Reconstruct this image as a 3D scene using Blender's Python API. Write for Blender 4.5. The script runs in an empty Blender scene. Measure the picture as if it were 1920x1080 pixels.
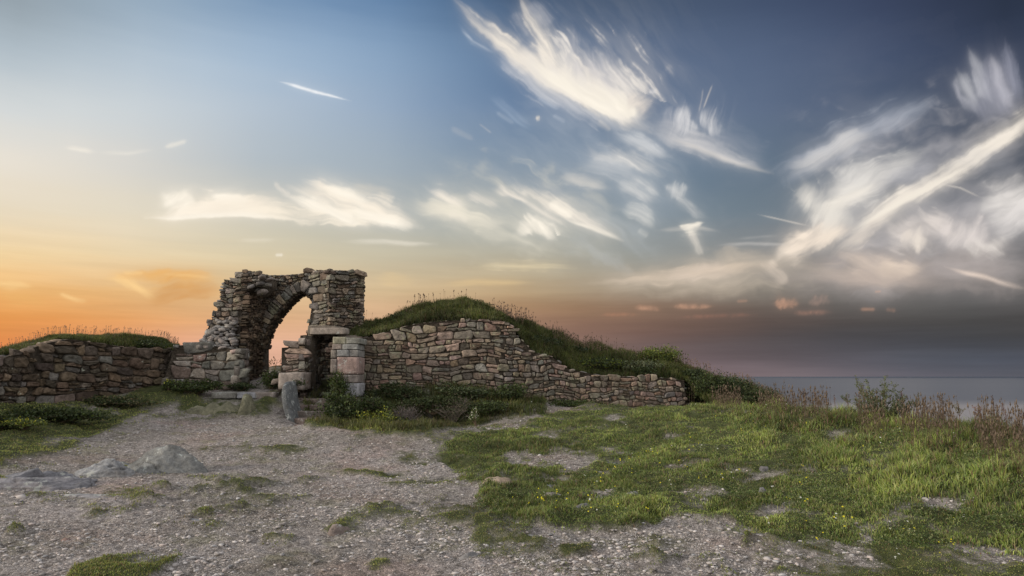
import bpy, math, random
import numpy as np
from mathutils import Vector
from mathutils.geometry import tessellate_polygon

SC = bpy.context.scene
COL = SC.collection
R = math.radians
# ------------------------------------------------------------------ camera
F = 1280.0                                   # focal length in photo pixels (1920 wide) = 24 mm
PITCH = math.atan((706 - 540) / F)
ST, CT = math.sin(PITCH), math.cos(PITCH)
cam = bpy.data.cameras.new('camera'); camo = bpy.data.objects.new('camera', cam)
COL.objects.link(camo); SC.camera = camo
cam.sensor_width = 36; cam.lens = 24.0; cam.clip_start = 0.05; cam.clip_end = 400000
camo.location = (0, 0, 0); camo.rotation_euler = (math.pi / 2 + PITCH, 0, 0)
SC.view_settings.view_transform = 'Standard'; SC.view_settings.look = 'None'
SC.view_settings.exposure = 0.0; SC.view_settings.gamma = 1.0


def ray(px, py):
    x = (px - 960) / F; u = (540 - py) / F
    return np.array([x, CT - u * ST, ST + u * CT])


def at(px, py, Y):
    d = ray(px, py); return d * (Y / d[1])


def azel(px, py):
    d = ray(px, py); return math.degrees(math.atan2(d[0], d[1])), math.degrees(math.atan2(d[2], math.hypot(d[0], d[1])))


def lin(c):
    c = c / 255.0
    return c / 12.92 if c <= 0.04045 else ((c + 0.055) / 1.055) ** 2.4


def rgb(t, k=1.0): return (lin(t[0]) * k, lin(t[1]) * k, lin(t[2]) * k, 1)


# ------------------------------------------------------------------ node helper
class NT:
    def __init__(s, tree): s.t = tree; s.n = tree.nodes; s.l = tree.links
    def new(s, typ, **kw):
        nd = s.n.new(typ)
        for k, v in kw.items(): setattr(nd, k, v)
        return nd
    def put(s, sock, v):
        if hasattr(v, 'is_output'): s.l.new(v, sock)
        elif v is not None: sock.default_value = v
    def m(s, op, a, b=None, c=None, clamp=False):
        nd = s.new('ShaderNodeMath', operation=op, use_clamp=clamp)
        s.put(nd.inputs[0], a); s.put(nd.inputs[1], b); s.put(nd.inputs[2], c)
        return nd.outputs[0]
    def vm(s, op, a, b=None, sc=None):
        nd = s.new('ShaderNodeVectorMath', operation=op)
        s.put(nd.inputs[0], a); s.put(nd.inputs[1], b)
        if sc is not None: s.put(nd.inputs['Scale'], sc)
        return nd.outputs['Value'] if op in ('LENGTH', 'DOT_PRODUCT') else nd.outputs[0]
    def mr(s, v, a, b, c=0.0, d=1.0, smooth=True):
        nd = s.new('ShaderNodeMapRange', interpolation_type='SMOOTHSTEP' if smooth else 'LINEAR')
        s.put(nd.inputs[0], v)
        for i, q in enumerate((a, b, c, d)): s.put(nd.inputs[i + 1], q)
        return nd.outputs[0]
    def mix(s, f, a, b, mode='MIX'):
        nd = s.new('ShaderNodeMix', data_type='RGBA', blend_type=mode)
        s.put(nd.inputs[0], f); s.put(nd.inputs[6], a); s.put(nd.inputs[7], b)
        return nd.outputs[2]
    def noise(s, vec, scale, detail=4, rough=0.55, dist=0.0, color=False, lac=2.0):
        nd = s.new('ShaderNodeTexNoise'); s.put(nd.inputs['Vector'], vec)
        nd.inputs['Scale'].default_value = scale; nd.inputs['Detail'].default_value = detail
        nd.inputs['Roughness'].default_value = rough; nd.inputs['Distortion'].default_value = dist
        nd.inputs['Lacunarity'].default_value = lac
        return nd.outputs['Color' if color else 'Fac']
    def xyz(s, x, y, z=0.0):
        nd = s.new('ShaderNodeCombineXYZ'); s.put(nd.inputs[0], x); s.put(nd.inputs[1], y); s.put(nd.inputs[2], z)
        return nd.outputs[0]
    def sep(s, v):
        nd = s.new('ShaderNodeSeparateXYZ'); s.put(nd.inputs[0], v); return nd.outputs
    def ramp(s, f, stops):
        nd = s.new('ShaderNodeValToRGB'); s.put(nd.inputs[0], f); cr = nd.color_ramp
        stops = sorted(stops, key=lambda q: q[0])
        cr.elements[0].position = stops[0][0]; cr.elements[0].color = stops[0][1]
        cr.elements[1].position = stops[-1][0]; cr.elements[1].color = stops[-1][1]
        for p, c in stops[1:-1]:
            e = cr.elements.new(p); e.color = c
        return nd.outputs[0]


# ------------------------------------------------------------------ world: sunset sky, colour by azimuth and elevation, high clouds
ZEN = (1.0, 1.0, 1.02, 1)
REAR = [(0.0, (0.74, 0.67, 0.60, 1)), (0.10, (1.02, .97, 0.92, 1)), (0.35, (1.22, 1.21, 1.20, 1)), (0.75, ZEN)]  # overhead and rear sky, out of view, brightened to fill the foreground
SKY = {
    0: [(0, (146, 160, 170)), (100, (174, 188, 198)), (200, (208, 212, 212)), (300, (228, 220, 206)), (400, (229, 213, 184)),
        (480, (241, 208, 152)), (540, (238, 178, 98)), (600, (230, 148, 62)), (650, (226, 130, 56)), (706, (215, 110, 60))],
    240: [(0, (146, 168, 188)), (100, (176, 192, 206)), (200, (198, 206, 211)), (300, (210, 208, 202)), (400, (224, 213, 190)),
          (480, (232, 208, 165)), (540, (231, 182, 116)), (600, (226, 155, 84)), (640, (224, 148, 98)), (706, (215, 130, 95))],
    480: [(0, (120, 150, 182)), (100, (158, 182, 206)), (200, (174, 189, 204)), (300, (176, 186, 193)), (400, (196, 193, 180)),
          (470, (214, 201, 168)), (540, (220, 186, 134)), (600, (220, 168, 120)), (650, (228, 174, 142)), (706, (230, 172, 146))],
    720: [(0, (96, 130, 168)), (100, (130, 159, 190)), (200, (144, 166, 191)), (300, (156, 171, 184)), (400, (170, 175, 173)),
          (470, (194, 187, 163)), (540, (208, 181, 138)), (590, (214, 172, 130)), (640, (212, 160, 128)), (706, (205, 148, 126))],
    960: [(0, (64, 90, 122)), (100, (90, 119, 154)), (200, (96, 124, 158)), (300, (114, 137, 160)), (400, (148, 159, 163)),
          (470, (171, 169, 154)), (530, (190, 167, 128)), (570, (172, 136, 98)), (610, (156, 118, 95)), (706, (150, 118, 108))],
    1200: [(0, (70, 88, 114)), (100, (88, 108, 138)), (200, (92, 114, 143)), (300, (98, 122, 146)), (400, (120, 136, 148)),
           (480, (148, 150, 144)), (540, (152, 140, 122)), (575, (136, 110, 90)), (615, (122, 93, 80)), (655, (112, 93, 91)), (706, (128, 106, 108))],
    1440: [(0, (64, 80, 108)), (100, (82, 99, 128)), (200, (90, 107, 134)), (300, (93, 112, 132)), (400, (107, 122, 134)),
           (480, (129, 130, 130)), (550, (120, 114, 106)), (590, (94, 80, 74)), (625, (82, 73, 72)), (660, (87, 81, 85)), (690, (112, 99, 104)), (706, (120, 106, 110))],
    1680: [(0, (55, 67, 94)), (100, (68, 82, 110)), (200, (72, 87, 111)), (300, (78, 91, 110)), (400, (92, 101, 113)),
           (500, (110, 108, 108)), (560, (101, 99, 97)), (600, (77, 74, 73)), (640, (68, 68, 73)), (680, (86, 88, 98)), (706, (98, 95, 104))],
    1920: [(0, (42, 52, 72)), (100, (54, 65, 88)), (200, (60, 70, 88)), (300, (68, 77, 92)), (400, (84, 90, 100)),
           (500, (98, 97, 98)), (560, (93, 91, 91)), (600, (75, 73, 73)), (640, (65, 66, 70)), (680, (78, 82, 94)), (706, (90, 91, 100))],
}
world = bpy.data.worlds.new('World'); SC.world = world; world.use_nodes = True
world.node_tree.nodes.clear(); W = NT(world.node_tree)
geo = W.new('ShaderNodeTexCoord')
dx, dy, dz = W.sep(geo.outputs['Generated'])
AZ = W.m('MULTIPLY', W.m('ARCTAN2', dx, dy), 180 / math.pi)
EL = W.m('MULTIPLY', W.m('ARCTAN2', dz, W.m('SQRT', W.m('ADD', W.m('MULTIPLY', dx, dx), W.m('MULTIPLY', dy, dy)))), 180 / math.pi)
bandn = W.noise(W.xyz(W.m('MULTIPLY', AZ, .05), W.m('MULTIPLY', EL, .55)), 1.0, 5, .6)
ELb = W.m('ADD', EL, W.m('MULTIPLY', W.m('SUBTRACT', bandn, .5), 1.4))
cols = []
YS = [0, 40, 80, 120, 160, 200, 250, 300, 350, 400, 440, 480, 515, 545, 575, 600, 625, 650, 678, 706]
_ks = sorted(SKY); _tab = np.array([[[np.interp(y_, [q[0] for q in SKY[k]], [lin(q[1][c]) for q in SKY[k]]) for c in range(3)] for y_ in YS] for k in _ks])
_tab = (_tab * .90 + _tab.mean(-1, keepdims=True) * .10) * 1.05


def catmull(t):
    i = int(min(max(math.floor(t), 0), len(_ks) - 2)); f = t - i; g_ = lambda k: _tab[min(max(k, 0), len(_ks) - 1)]
    p0, p1, p2, p3 = g_(i - 1), g_(i), g_(i + 1), g_(i + 2)
    return np.clip(.5 * (2 * p1 + (p2 - p0) * f + (2 * p0 - 5 * p1 + 4 * p2 - p3) * f * f + (3 * p1 - p0 - 3 * p2 + p3) * f ** 3), .003, 2)


for t_ in np.arange(0, 8.01, .5):
    px = 240 * t_; tab = catmull(t_); a0, _ = azel(px, 400); stops = []
    for y_, c in zip(YS, tab):
        a_, e_ = azel(px, y_); stops.append((max(0.0, e_ / 90), (float(c[0]), float(c[1]), float(c[2]), 1)))
    top = stops[0]
    stops.append((top[0] + .03, top[1]))
    stops.append((min(.99, top[0] + .2), tuple(.5 * (p + q) for p, q in zip(top[1], ZEN))))
    stops.append((.75, ZEN))
    cols.append((a0, W.ramp(W.m('DIVIDE', ELb, 90.0), stops)))
cur = cols[0][1]
for (a, c0), (b, c1) in zip(cols, cols[1:]):
    cur = W.mix(W.mr(AZ, a, b, smooth=False), cur, c1)
rear = W.ramp(W.m('DIVIDE', EL, 90.0), REAR)
cur = W.mix(W.mr(W.m('ABSOLUTE', AZ), 46, 95), cur, rear)
# gentle streaks in the low sky
strk = W.noise(W.xyz(W.m('MULTIPLY', AZ, .06), W.m('MULTIPLY', EL, .9)), 1.0, 6, .62)
lowf = W.mr(EL, 14, 3)
amp = W.m('MULTIPLY', W.m('MULTIPLY', W.m('SUBTRACT', strk, .5), .55), lowf)
cur = W.mix(1.0, cur, W.xyz(*[W.m('ADD', 1.0, amp)] * 3), 'MULTIPLY')
bg = W.new('ShaderNodeBackground'); W.put(bg.inputs[0], cur); bg.inputs[1].default_value = 1.0
wo = W.new('ShaderNodeOutputWorld'); W.l.new(bg.outputs[0], wo.inputs[0])
world.cycles.sampling_method = 'MANUAL'; world.cycles.sample_map_resolution = 512

# soft low sun through thin cloud from the left
sun = bpy.data.lights.new('sun', 'SUN'); suno = bpy.data.objects.new('sun', sun); COL.objects.link(suno)
sun.energy = 3.4; sun.angle = R(8); sun.color = (1.0, .88, .72)
SAZ, SEL = R(-108), R(15)
sd = Vector((math.sin(SAZ) * math.cos(SEL), math.cos(SAZ) * math.cos(SEL), math.sin(SEL)))
suno.rotation_euler = sd.to_track_quat('Z', 'Y').to_euler()

# ------------------------------------------------------------------ numpy noise
RNG = np.random.default_rng(7)


def _h(ix, iy, iz, seed):
    n = (ix.astype(np.int64) * 374761393 + iy.astype(np.int64) * 668265263 + iz.astype(np.int64) * 2147483647 + seed * 1274126177) & 0xffffffff
    n = ((n ^ (n >> 13)) * 1274126177) & 0xffffffff
    n = (n ^ (n >> 16)) & 0xffffffff
    return n / 4294967295.0


def vn(x, y, z=None, seed=0):
    x = np.asarray(x, float); y = np.asarray(y, float); z = np.zeros_like(x) if z is None else np.asarray(z, float)
    x, y, z = np.broadcast_arrays(x, y, z)
    ix, iy, iz = np.floor(x), np.floor(y), np.floor(z)
    fx, fy, fz = x - ix, y - iy, z - iz
    fx, fy, fz = [t * t * (3 - 2 * t) for t in (fx, fy, fz)]
    o = 0
    for a in (0, 1):
        for b in (0, 1):
            for c in (0, 1):
                wgt = (fx if a else 1 - fx) * (fy if b else 1 - fy) * (fz if c else 1 - fz)
                o = o + wgt * _h(ix + a, iy + b, iz + c, seed)
    return o


def fbm(x, y, z=None, oct=4, seed=0, g=.5):
    s = 0; a = 1; t = 0; f = 1
    for i in range(oct):
        s = s + a * vn(np.asarray(x) * f + i * 17.1, np.asarray(y) * f + i * 9.3, None if z is None else np.asarray(z) * f, seed + i); t += a; a *= g; f *= 2.03
    return s / t - .5


# ------------------------------------------------------------------ mesh helpers
def mesh_np(name, V, faces, mat, parent=None, col=None, smooth=False, extra=None):
    """faces: list of int arrays (n,k)"""
    me = bpy.data.meshes.new(name)
    V = np.asarray(V, np.float32)
    me.vertices.add(len(V)); me.vertices.foreach_set('co', V.ravel())
    fl = [np.asarray(f, np.int32) for f in faces if len(f)]
    loops = np.concatenate([f.ravel() for f in fl]); tot = np.concatenate([np.full(len(f), f.shape[1], np.int32) for f in fl])
    me.loops.add(len(loops)); me.loops.foreach_set('vertex_index', loops)
    me.polygons.add(len(tot)); st = np.concatenate([[0], np.cumsum(tot)[:-1]]).astype(np.int32)
    me.polygons.foreach_set('loop_start', st); me.polygons.foreach_set('loop_total', tot)
    if smooth: me.polygons.foreach_set('use_smooth', np.ones(len(tot), bool))
    if col is not None:
        at_ = me.attributes.new('Col', 'FLOAT_COLOR', 'POINT')
        c4 = np.ones((len(V), 4), np.float32); c4[:, :3] = col; at_.data.foreach_set('color', c4.ravel())
    for k, v in (extra or {}).items():
        a_ = me.attributes.new(k, 'FLOAT', 'POINT'); a_.data.foreach_set('value', np.asarray(v, np.float32))
    me.update(); me.validate()
    if mat: me.materials.append(mat)
    o = bpy.data.objects.new(name, me); COL.objects.link(o)
    if parent: o.parent = parent; o.matrix_parent_inverse.identity()
    return o


class Acc:
    """collects geometry of ONE mesh"""
    def __init__(s): s.V = []; s.F = {}; s.C = []; s.n = 0
    def add(s, V, F, C):
        V = np.asarray(V, float); s.V.append(V)
        for f in F:
            f = np.asarray(f)
            if len(f): s.F.setdefault(f.shape[1], []).append(f + s.n)
        C = np.asarray(C, float); s.C.append(np.broadcast_to(C, (len(V), 3))); s.n += len(V)
    def build(s, name, mat, parent=None, smooth=False):
        V = np.concatenate(s.V); C = np.concatenate(s.C)
        if parent is not None: V = V - np.array(parent.location)
        return mesh_np(name, V, [np.concatenate(v) for v in s.F.values()], mat, parent, C, smooth)


def empty(name, loc, label, cat, group=None):
    o = bpy.data.objects.new(name, None); COL.objects.link(o); o.location = tuple(loc); o.empty_display_size = .2
    tag(o, label, cat, group); return o


def tag(o, label=None, cat=None, group=None, kind=None):
    if label: o['label'] = label
    if cat: o['category'] = cat; o['kind'] = 'thing'
    if group: o['group'] = group
    if kind: o['kind'] = kind
    return o


# ------------------------------------------------------------------ materials
def mat(name):
    m = bpy.data.materials.new(name); m.use_nodes = True; m.node_tree.nodes.clear(); n = NT(m.node_tree)
    b = n.new('ShaderNodeBsdfPrincipled'); o = n.new('ShaderNodeOutputMaterial'); n.l.new(b.outputs[0], o.inputs[0])
    b.inputs['Roughness'].default_value = .9
    b.inputs['Specular IOR Level'].default_value = .2
    return m, n, b


def colattr(n):
    a = n.new('ShaderNodeAttribute'); a.attribute_name = 'Col'; return a.outputs['Color']


def wpos(n):
    return n.new('ShaderNodeNewGeometry').outputs['Position']


def bump(n, b, h, strength, dist):
    bp = n.new('ShaderNodeBump'); bp.inputs['Strength'].default_value = strength; bp.inputs['Distance'].default_value = dist
    n.put(bp.inputs['Height'], h); n.l.new(bp.outputs[0], b.inputs['Normal'])


def stone_mat(name, lichen=.5, lcol=(.34, .36, .30, 1), lscale=3.5, dark=.0):
    m, n, b = mat(name); p = wpos(n); c = colattr(n)
    n1 = n.noise(p, 7, 6, .65); n2 = n.noise(p, 38, 4, .65); n3 = n.noise(p, 1.1, 4, .6)
    f = n.m('ADD', n.mr(n1, .3, .7, .55, 1.35, False), n.mr(n2, .3, .7, -.22, .22, False))
    c = n.mix(1.0, c, n.xyz(f, f, f), 'MULTIPLY')
    # warm iron stain and dark weather crust, patches with their own outline
    c = n.mix(n.mr(n3, .55, .72, 0, .45), c, n.mix(1.0, c, (.62, .52, .42, 1), 'MULTIPLY'))
    l1 = n.noise(p, lscale, 5, .7, .4); l2 = n.noise(p, lscale * 9, 3, .6)
    lf = n.mr(n.m('ADD', l1, n.m('MULTIPLY', n.m('SUBTRACT', l2, .5), .25)), .66 - .2 * lichen, .70 - .2 * lichen, 0, .75)
    c = n.mix(lf, c, lcol)
    n.l.new(c, b.inputs['Base Color'])
    h = n.m('ADD', n.m('MULTIPLY', n1, .7), n.m('MULTIPLY', n2, .35))
    bump(n, b, h, .9, .035)
    return m


M_STONE = stone_mat('granite_rubble', .42, (.25, .245, .17, 1), 4)
M_DARK = stone_mat('dark_rubble', .0)
M_LICH = stone_mat('lichened_granite', .28, (.36, .385, .37, 1), 7)
M_ROCK = stone_mat('weathered_rock', .35, (.32, .33, .31, 1), 3.2)
M_SPOT = stone_mat('spotted_stone', .40, (.40, .42, .42, 1), 9)
M_ASH = stone_mat('dressed_granite', .3, (.36, .36, .34, 1), 5)

m, n, b = mat('earth_core'); p = wpos(n); q = n.noise(p, 12, 5, .7)
n.l.new(n.ramp(q, [(.3, (.045, .036, .028, 1)), (.7, (.15, .125, .10, 1))]), b.inputs['Base Color']); bump(n, b, q, 1, .08); M_CORE = m


def foliage_mat(name, trans=.25):
    m = bpy.data.materials.new(name); m.use_nodes = True; m.node_tree.nodes.clear(); n = NT(m.node_tree)
    c = colattr(n)
    d = n.new('ShaderNodeBsdfPrincipled'); d.inputs['Roughness'].default_value = .6; d.inputs['Specular IOR Level'].default_value = .25
    t = n.new('ShaderNodeBsdfTranslucent'); n.l.new(c, d.inputs['Base Color']); n.l.new(n.mix(1.0, c, (1.5, 1.4, .7, 1), 'MULTIPLY'), t.inputs[0])
    mx = n.new('ShaderNodeMixShader'); mx.inputs[0].default_value = trans
    n.l.new(d.outputs[0], mx.inputs[1]); n.l.new(t.outputs[0], mx.inputs[2])
    o = n.new('ShaderNodeOutputMaterial'); n.l.new(mx.outputs[0], o.inputs[0]); return m


M_GRASS = foliage_mat('grass_blades'); M_LEAF = foliage_mat('leaves', .2)
m, n, b = mat('plain_tint'); n.l.new(colattr(n), b.inputs['Base Color']); M_TINT = m

# ------------------------------------------------------------------ clouds: fibrous strokes on a far shell, drawn by noise in azimuth and elevation
CRM, WRM, GRY, BLU, PNK, GLD, ORG = (244, 234, 220), (255, 246, 230), (176, 178, 186), (120, 136, 162), (222, 170, 140), (255, 214, 150), (232, 178, 108)
# spine points (photo px), half width on the upper side, half width on the lower side, gain, fibre angle, fibre length, fibre width, contrast, colour
# a width may be a list along the spine
ST_ = [
    # veils under the detail
    ([(900, 215), (1100, 330), (1300, 420)], 90, 90, .14, -32, 120, 24, .8, (200, 205, 210)),
    ([(760, 400), (960, 410), (1180, 450)], 60, 45, .30, -20, 120, 22, .7, (225, 218, 200)),
    ([(1460, 420), (1640, 400), (1990, 380)], 110, 120, .30, 15, 110, 30, .7, (190, 186, 188)),
    ([(1440, 520), (1700, 510), (1990, 500)], 36, 36, .48, 0, 160, 18, .45, (172, 160, 154)),
    ([(1080, 528), (1300, 512), (1480, 498), (1600, 510)], [10, 22, 24, 16], 34, .40, 4, 110, 16, .5, (212, 196, 176)),
    # the great feather
    ([(848, -10), (890, 45), (960, 105), (1040, 160), (1130, 205), (1215, 248)], [5, 11, 24, 34, 40, 18], [4, 8, 10, 10, 10, 8], .92, -40, 120, 8, .55, CRM),
    ([(950, 100), (1040, 155), (1120, 190), (1210, 238)], [26, 52, 66, 30], [10, 10, 10, 8], .75, -52, 90, 9, .75, (235, 228, 220)),
    ([(1010, 130), (1080, 168), (1150, 196), (1205, 220)], [14, 18, 20, 12], [8, 10, 10, 8], 1.0, -38, 110, 7, .35, WRM),
    ([(985, 110), (1050, 160), (1120, 200), (1180, 228)], 7, 6, 1.0, -35, 120, 6, .3, WRM),
    ([(1148, 176), (1165, 198), (1192, 216)], 12, 10, .9, -45, 40, 8, .3, WRM),
    ([(1170, 185), (1195, 192), (1212, 210)], 14, 12, .6, 30, 30, 8, .5, (225, 215, 205)),
    ([(905, 75), (960, 120), (1030, 172), (1110, 215), (1180, 245)], 5, [6, 12, 16, 16, 8], .42, -38, 90, 6, .6, (215, 215, 218)),
    ([(975, -8), (985, 30), (1010, 75), (1040, 130)], [10, 14, 14, 12], [3, 5, 6, 8], .62, -60, 90, 5, .7, CRM),
    ([(995, 5), (1010, 30), (1035, 48)], 14, 10, .35, -50, 60, 5, .8, GRY),
    ([(965, 20), (972, 45), (990, 70)], 7, 7, .35, -65, 50, 5, .7, GRY),
    ([(1075, 48), (1078, 80), (1066, 110), (1085, 150)], 6, 8, .42, 85, 50, 6, .7, GRY),
    ([(1098, 88), (1100, 115), (1120, 160)], 7, 8, .40, 100, 50, 7, .7, GRY),
    ([(1128, 92), (1132, 125), (1150, 165)], 9, 8, .36, 100, 50, 7, .7, GRY),
    ([(1060, 120), (1130, 140), (1190, 185)], 18, 14, .34, -60, 60, 9, .7, (215, 210, 210)),
    ([(860, 45), (885, 78), (930, 100)], 3, 5, .38, -35, 60, 4, .6, (200, 208, 218)),
    ([(1205, 240), (1270, 262), (1340, 290), (1440, 324)], [26, 22, 18, 10], [10, 9, 9, 8], .50, -20, 120, 10, .5, (220, 216, 214)),
    ([(1250, 256), (1330, 288), (1400, 312), (1450, 326)], 5, 5, .38, -18, 120, 8, .3, CRM),
    ([(1300, 285), (1380, 270), (1440, 310)], 24, 16, .16, -20, 120, 12, .6, GRY),
    ([(1287, 195), (1292, 225), (1310, 250)], 4, 22, .55, 75, 60, 6, .6, (226, 224, 224)),
    ([(1312, 205), (1326, 225), (1336, 262)], 20, 8, .55, 78, 70, 6, .6, (226, 224, 224)),
    ([(1336, 158), (1328, 178), (1318, 205)], 1.6, 1.8, .42, 65, 40, 3, .3, CRM),
    ([(1318, 166), (1316, 185), (1310, 212)], 1.6, 1.6, .26, 80, 40, 3, .3, CRM),
    ([(1245, 205), (1262, 225), (1280, 245)], 12, 12, .22, 80, 60, 8, .7, GRY),
    ([(1216, 172), (1230, 170)], 5, 5, .5, 0, 12, 6, .6, (225, 222, 222)),
    ([(1004, 222), (1012, 221)], 5, 4.5, .85, 0, 10, 5, .4, CRM),
    # faint blue-side streaks
    ([(918, 180), (960, 215), (1000, 240)], 8, 8, .16, -38, 90, 6, .6, (190, 205, 222)),
    ([(930, 210), (965, 232)], 4, 4, .25, -35, 60, 5, .5, (205, 214, 224)),
    ([(898, 232), (922, 250)], 2.0, 2.0, .20, -38, 50, 4, .3, CRM),
    ([(845, 238), (890, 262)], 5, 6, .13, -25, 60, 5, .5, CRM),
    ([(1006, 182), (1050, 205)], 4, 5, .28, -28, 50, 5, .5, (205, 212, 222)),
    ([(1035, 215), (1060, 230)], 4, 4, .25, -28, 50, 5, .5, (205, 212, 222)),
    ([(1120, 225), (1145, 245)], 4, 6, .3, -35, 40, 6, .5, CRM),
    # middle field
    ([(1150, 250), (1190, 262), (1225, 285), (1255, 292)], [7, 10, 10, 5], 9, .5, -30, 60, 8, .55, (222, 222, 222)),
    ([(1100, 268), (1120, 295), (1170, 305), (1215, 318), (1240, 330)], [3, 12, 20, 26, 10], [5, 8, 7, 8, 8], .55, -28, 70, 8, .5, (228, 224, 218)),
    ([(1050, 330), (1090, 345), (1140, 358)], [9, 14, 9], [6, 6, 5], .5, -20, 90, 10, .4, (226, 220, 210)),
    ([(1090, 310), (1150, 320), (1200, 340)], 14, 12, .25, -20, 90, 10, .6, (210, 210, 210)),
    ([(1150, 350), (1185, 362), (1225, 380)], [14, 16, 10], [5, 6, 5], .45, -28, 50, 8, .55, (222, 220, 216)),
    ([(1180, 330), (1215, 345), (1235, 375)], 8, 8, .38, -35, 50, 8, .6, (222, 220, 216)),
    ([(1242, 346), (1265, 355), (1290, 350)], [3, 9, 5], [4, 10, 6], .42, 75, 30, 6, .4, (228, 226, 222)),
    ([(1260, 350), (1275, 375), (1305, 400), (1328, 410)], 8, 6, .42, -35, 50, 8, .55, (220, 218, 214)),
    ([(1165, 395), (1195, 405), (1225, 428)], [18, 14, 6], [5, 6, 5], .42, -28, 50, 8, .6, (222, 220, 214)),
    ([(1195, 430), (1215, 443)], 6, 6, .3, -30, 40, 6, .5, (215, 214, 208)),
    ([(1272, 421), (1298, 423), (1320, 420)], [2, 4, 3], [3, 11, 3], .85, -5, 30, 6, .25, WRM),
    ([(1295, 430), (1305, 450), (1320, 480)], 5, 7, .35, -65, 50, 6, .4, CRM),
    ([(1230, 432), (1300, 425), (1350, 435)], 4, 5, .25, -3, 80, 5, .5, CRM),
    # fan of streaks
    ([(958, 330), (985, 358), (1030, 385), (1075, 410), (1125, 432), (1165, 450)], [4, 12, 20, 18, 10, 6], [4, 6, 8, 8, 7, 6], .72, -34, 110, 8, .6, CRM),
    ([(1060, 412), (1110, 428), (1168, 452)], 5, 4, .8, -27, 90, 6, .25, WRM),
    ([(1030, 378), (1060, 400), (1075, 412)], 10, 5, .7, -42, 50, 7, .4, WRM),
    ([(925, 355), (960, 365), (995, 378)], [12, 10, 4], 4, .62, -32, 60, 7, .5, CRM),
    ([(970, 370), (1030, 405), (1070, 425)], 5, 5, .42, -32, 80, 7, .5, CRM),
    ([(965, 435), (1000, 425), (1020, 432), (1050, 452)], [12, 18, 22, 3], [6, 6, 6, 4], .65, -42, 50, 8, .5, WRM),
    ([(800, 358), (840, 378), (880, 388)], [12, 10, 6], [5, 5, 4], .55, -24, 90, 7, .5, CRM),
    ([(870, 368), (905, 375), (935, 388)], 7, 5, .45, -28, 70, 6, .5, CRM),
    ([(790, 388), (830, 400), (880, 410)], 14, 12, .40, -15, 90, 9, .6, (235, 228, 212)),
    ([(840, 405), (880, 412)], 7, 6, .35, 0, 60, 8, .5, CRM),
    # bright bank above the gate
    ([(272, 406), (330, 405), (400, 400), (480, 399), (560, 410)], [8, 18, 22, 18, 4], [6, 6, 4, 7, 3], .85, 8, 90, 9, .40, (252, 240, 222)),
    ([(272, 409), (320, 409), (380, 405), (440, 403), (520, 408), (568, 411)], 6, 4, .95, 0, 160, 5, .2, WRM),
    ([(300, 385), (335, 372), (352, 372), (370, 385)], 9, 14, .85, 20, 30, 12, .4, WRM),
    ([(392, 366), (420, 370), (465, 374)], 8, 8, .95, 0, 60, 9, .25, WRM),
    ([(360, 385), (400, 386), (480, 380), (540, 378)], 9, 12, .7, 0, 60, 9, .45, (250, 238, 220)),
    ([(450, 392), (540, 394), (640, 400), (760, 408)], [12, 14, 12, 10], [10, 12, 14, 10], .66, -4, 110, 9, .7, (250, 238, 218)),
    ([(760, 385), (850, 400), (960, 415)], 16, 16, .46, -12, 110, 10, .6, (236, 228, 210)),
    ([(516, 340), (524, 352), (545, 366)], 4, 6, .5, -60, 30, 7, .4, CRM),
    ([(540, 352), (600, 362), (660, 378), (720, 400), (790, 425)], [10, 16, 16, 18, 10], [8, 14, 20, 14, 4], .85, -24, 110, 9, .45, (252, 240, 222)),
    ([(530, 365), (590, 385), (640, 405), (690, 428)], 8, 5, .95, -24, 110, 6, .25, WRM),
    ([(600, 352), (660, 365), (700, 385)], 9, 8, .8, -20, 80, 7, .35, WRM),
    ([(650, 395), (720, 412), (780, 424)], 10, 8, .7, -12, 90, 8, .35, WRM),
    ([(655, 345), (690, 352), (740, 362)], 5, 8, .35, -15, 80, 7, .5, (215, 208, 195)),
    ([(440, 452), (520, 450)], 4, 4, .22, 0, 120, 4, .4, WRM), ([(640, 452), (720, 453), (820, 458)], 4, 6, .45, -1, 140, 4, .4, WRM), ([(516, 478), (531, 478)], 3, 3, .7, 0, 20, 4, .2, WRM),
    # contrails
    ([(516, 151), (550, 160), (590, 172), (630, 182), (660, 190)], [1.2, 3.4, 3.4, 2, 1.5], [1, 3, 3.2, 2, 1.5], .95, -15, 30, 4, .3, (252, 252, 252)),
    ([(120, 276), (150, 280), (180, 284)], 4, 5, .50, -8, 60, 4, .3, WRM), ([(180, 285), (240, 287), (290, 280)], 5, 4, .22, 0, 60, 4, .3, WRM), ([(308, 276), (330, 270), (352, 263)], 5, 5, .45, 20, 40, 6, .3, WRM),
    # gold clouds low left
    ([(-20, 530), (20, 534), (62, 540)], [8, 10, 4], [6, 6, 3], .75, -5, 60, 8, .35, GLD), ([(0, 552), (50, 560), (90, 570)], 6, 8, .5, 0, 100, 6, .5, ORG),
    ([(198, 521), (230, 525), (265, 545), (300, 562)], [5, 8, 7, 4], 6, .7, -30, 60, 7, .4, GLD), ([(205, 515), (290, 512), (360, 518), (420, 526)], [5, 6, 6, 7], [8, 14, 16, 16], .62, 0, 90, 10, .5, ORG),
    ([(230, 510), (270, 512)], 3, 4, .55, 0, 30, 5, .3, GLD), ([(300, 514), (350, 516), (400, 522)], 3, 3, .45, -4, 60, 4, .3, GLD), ([(110, 550), (140, 560), (165, 565)], 4, 6, .5, -20, 50, 6, .4, GLD),
    ([(270, 560), (330, 545), (420, 548)], 16, 12, .42, 10, 80, 9, .6, (206, 146, 84)),
    # bands above the mound
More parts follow.
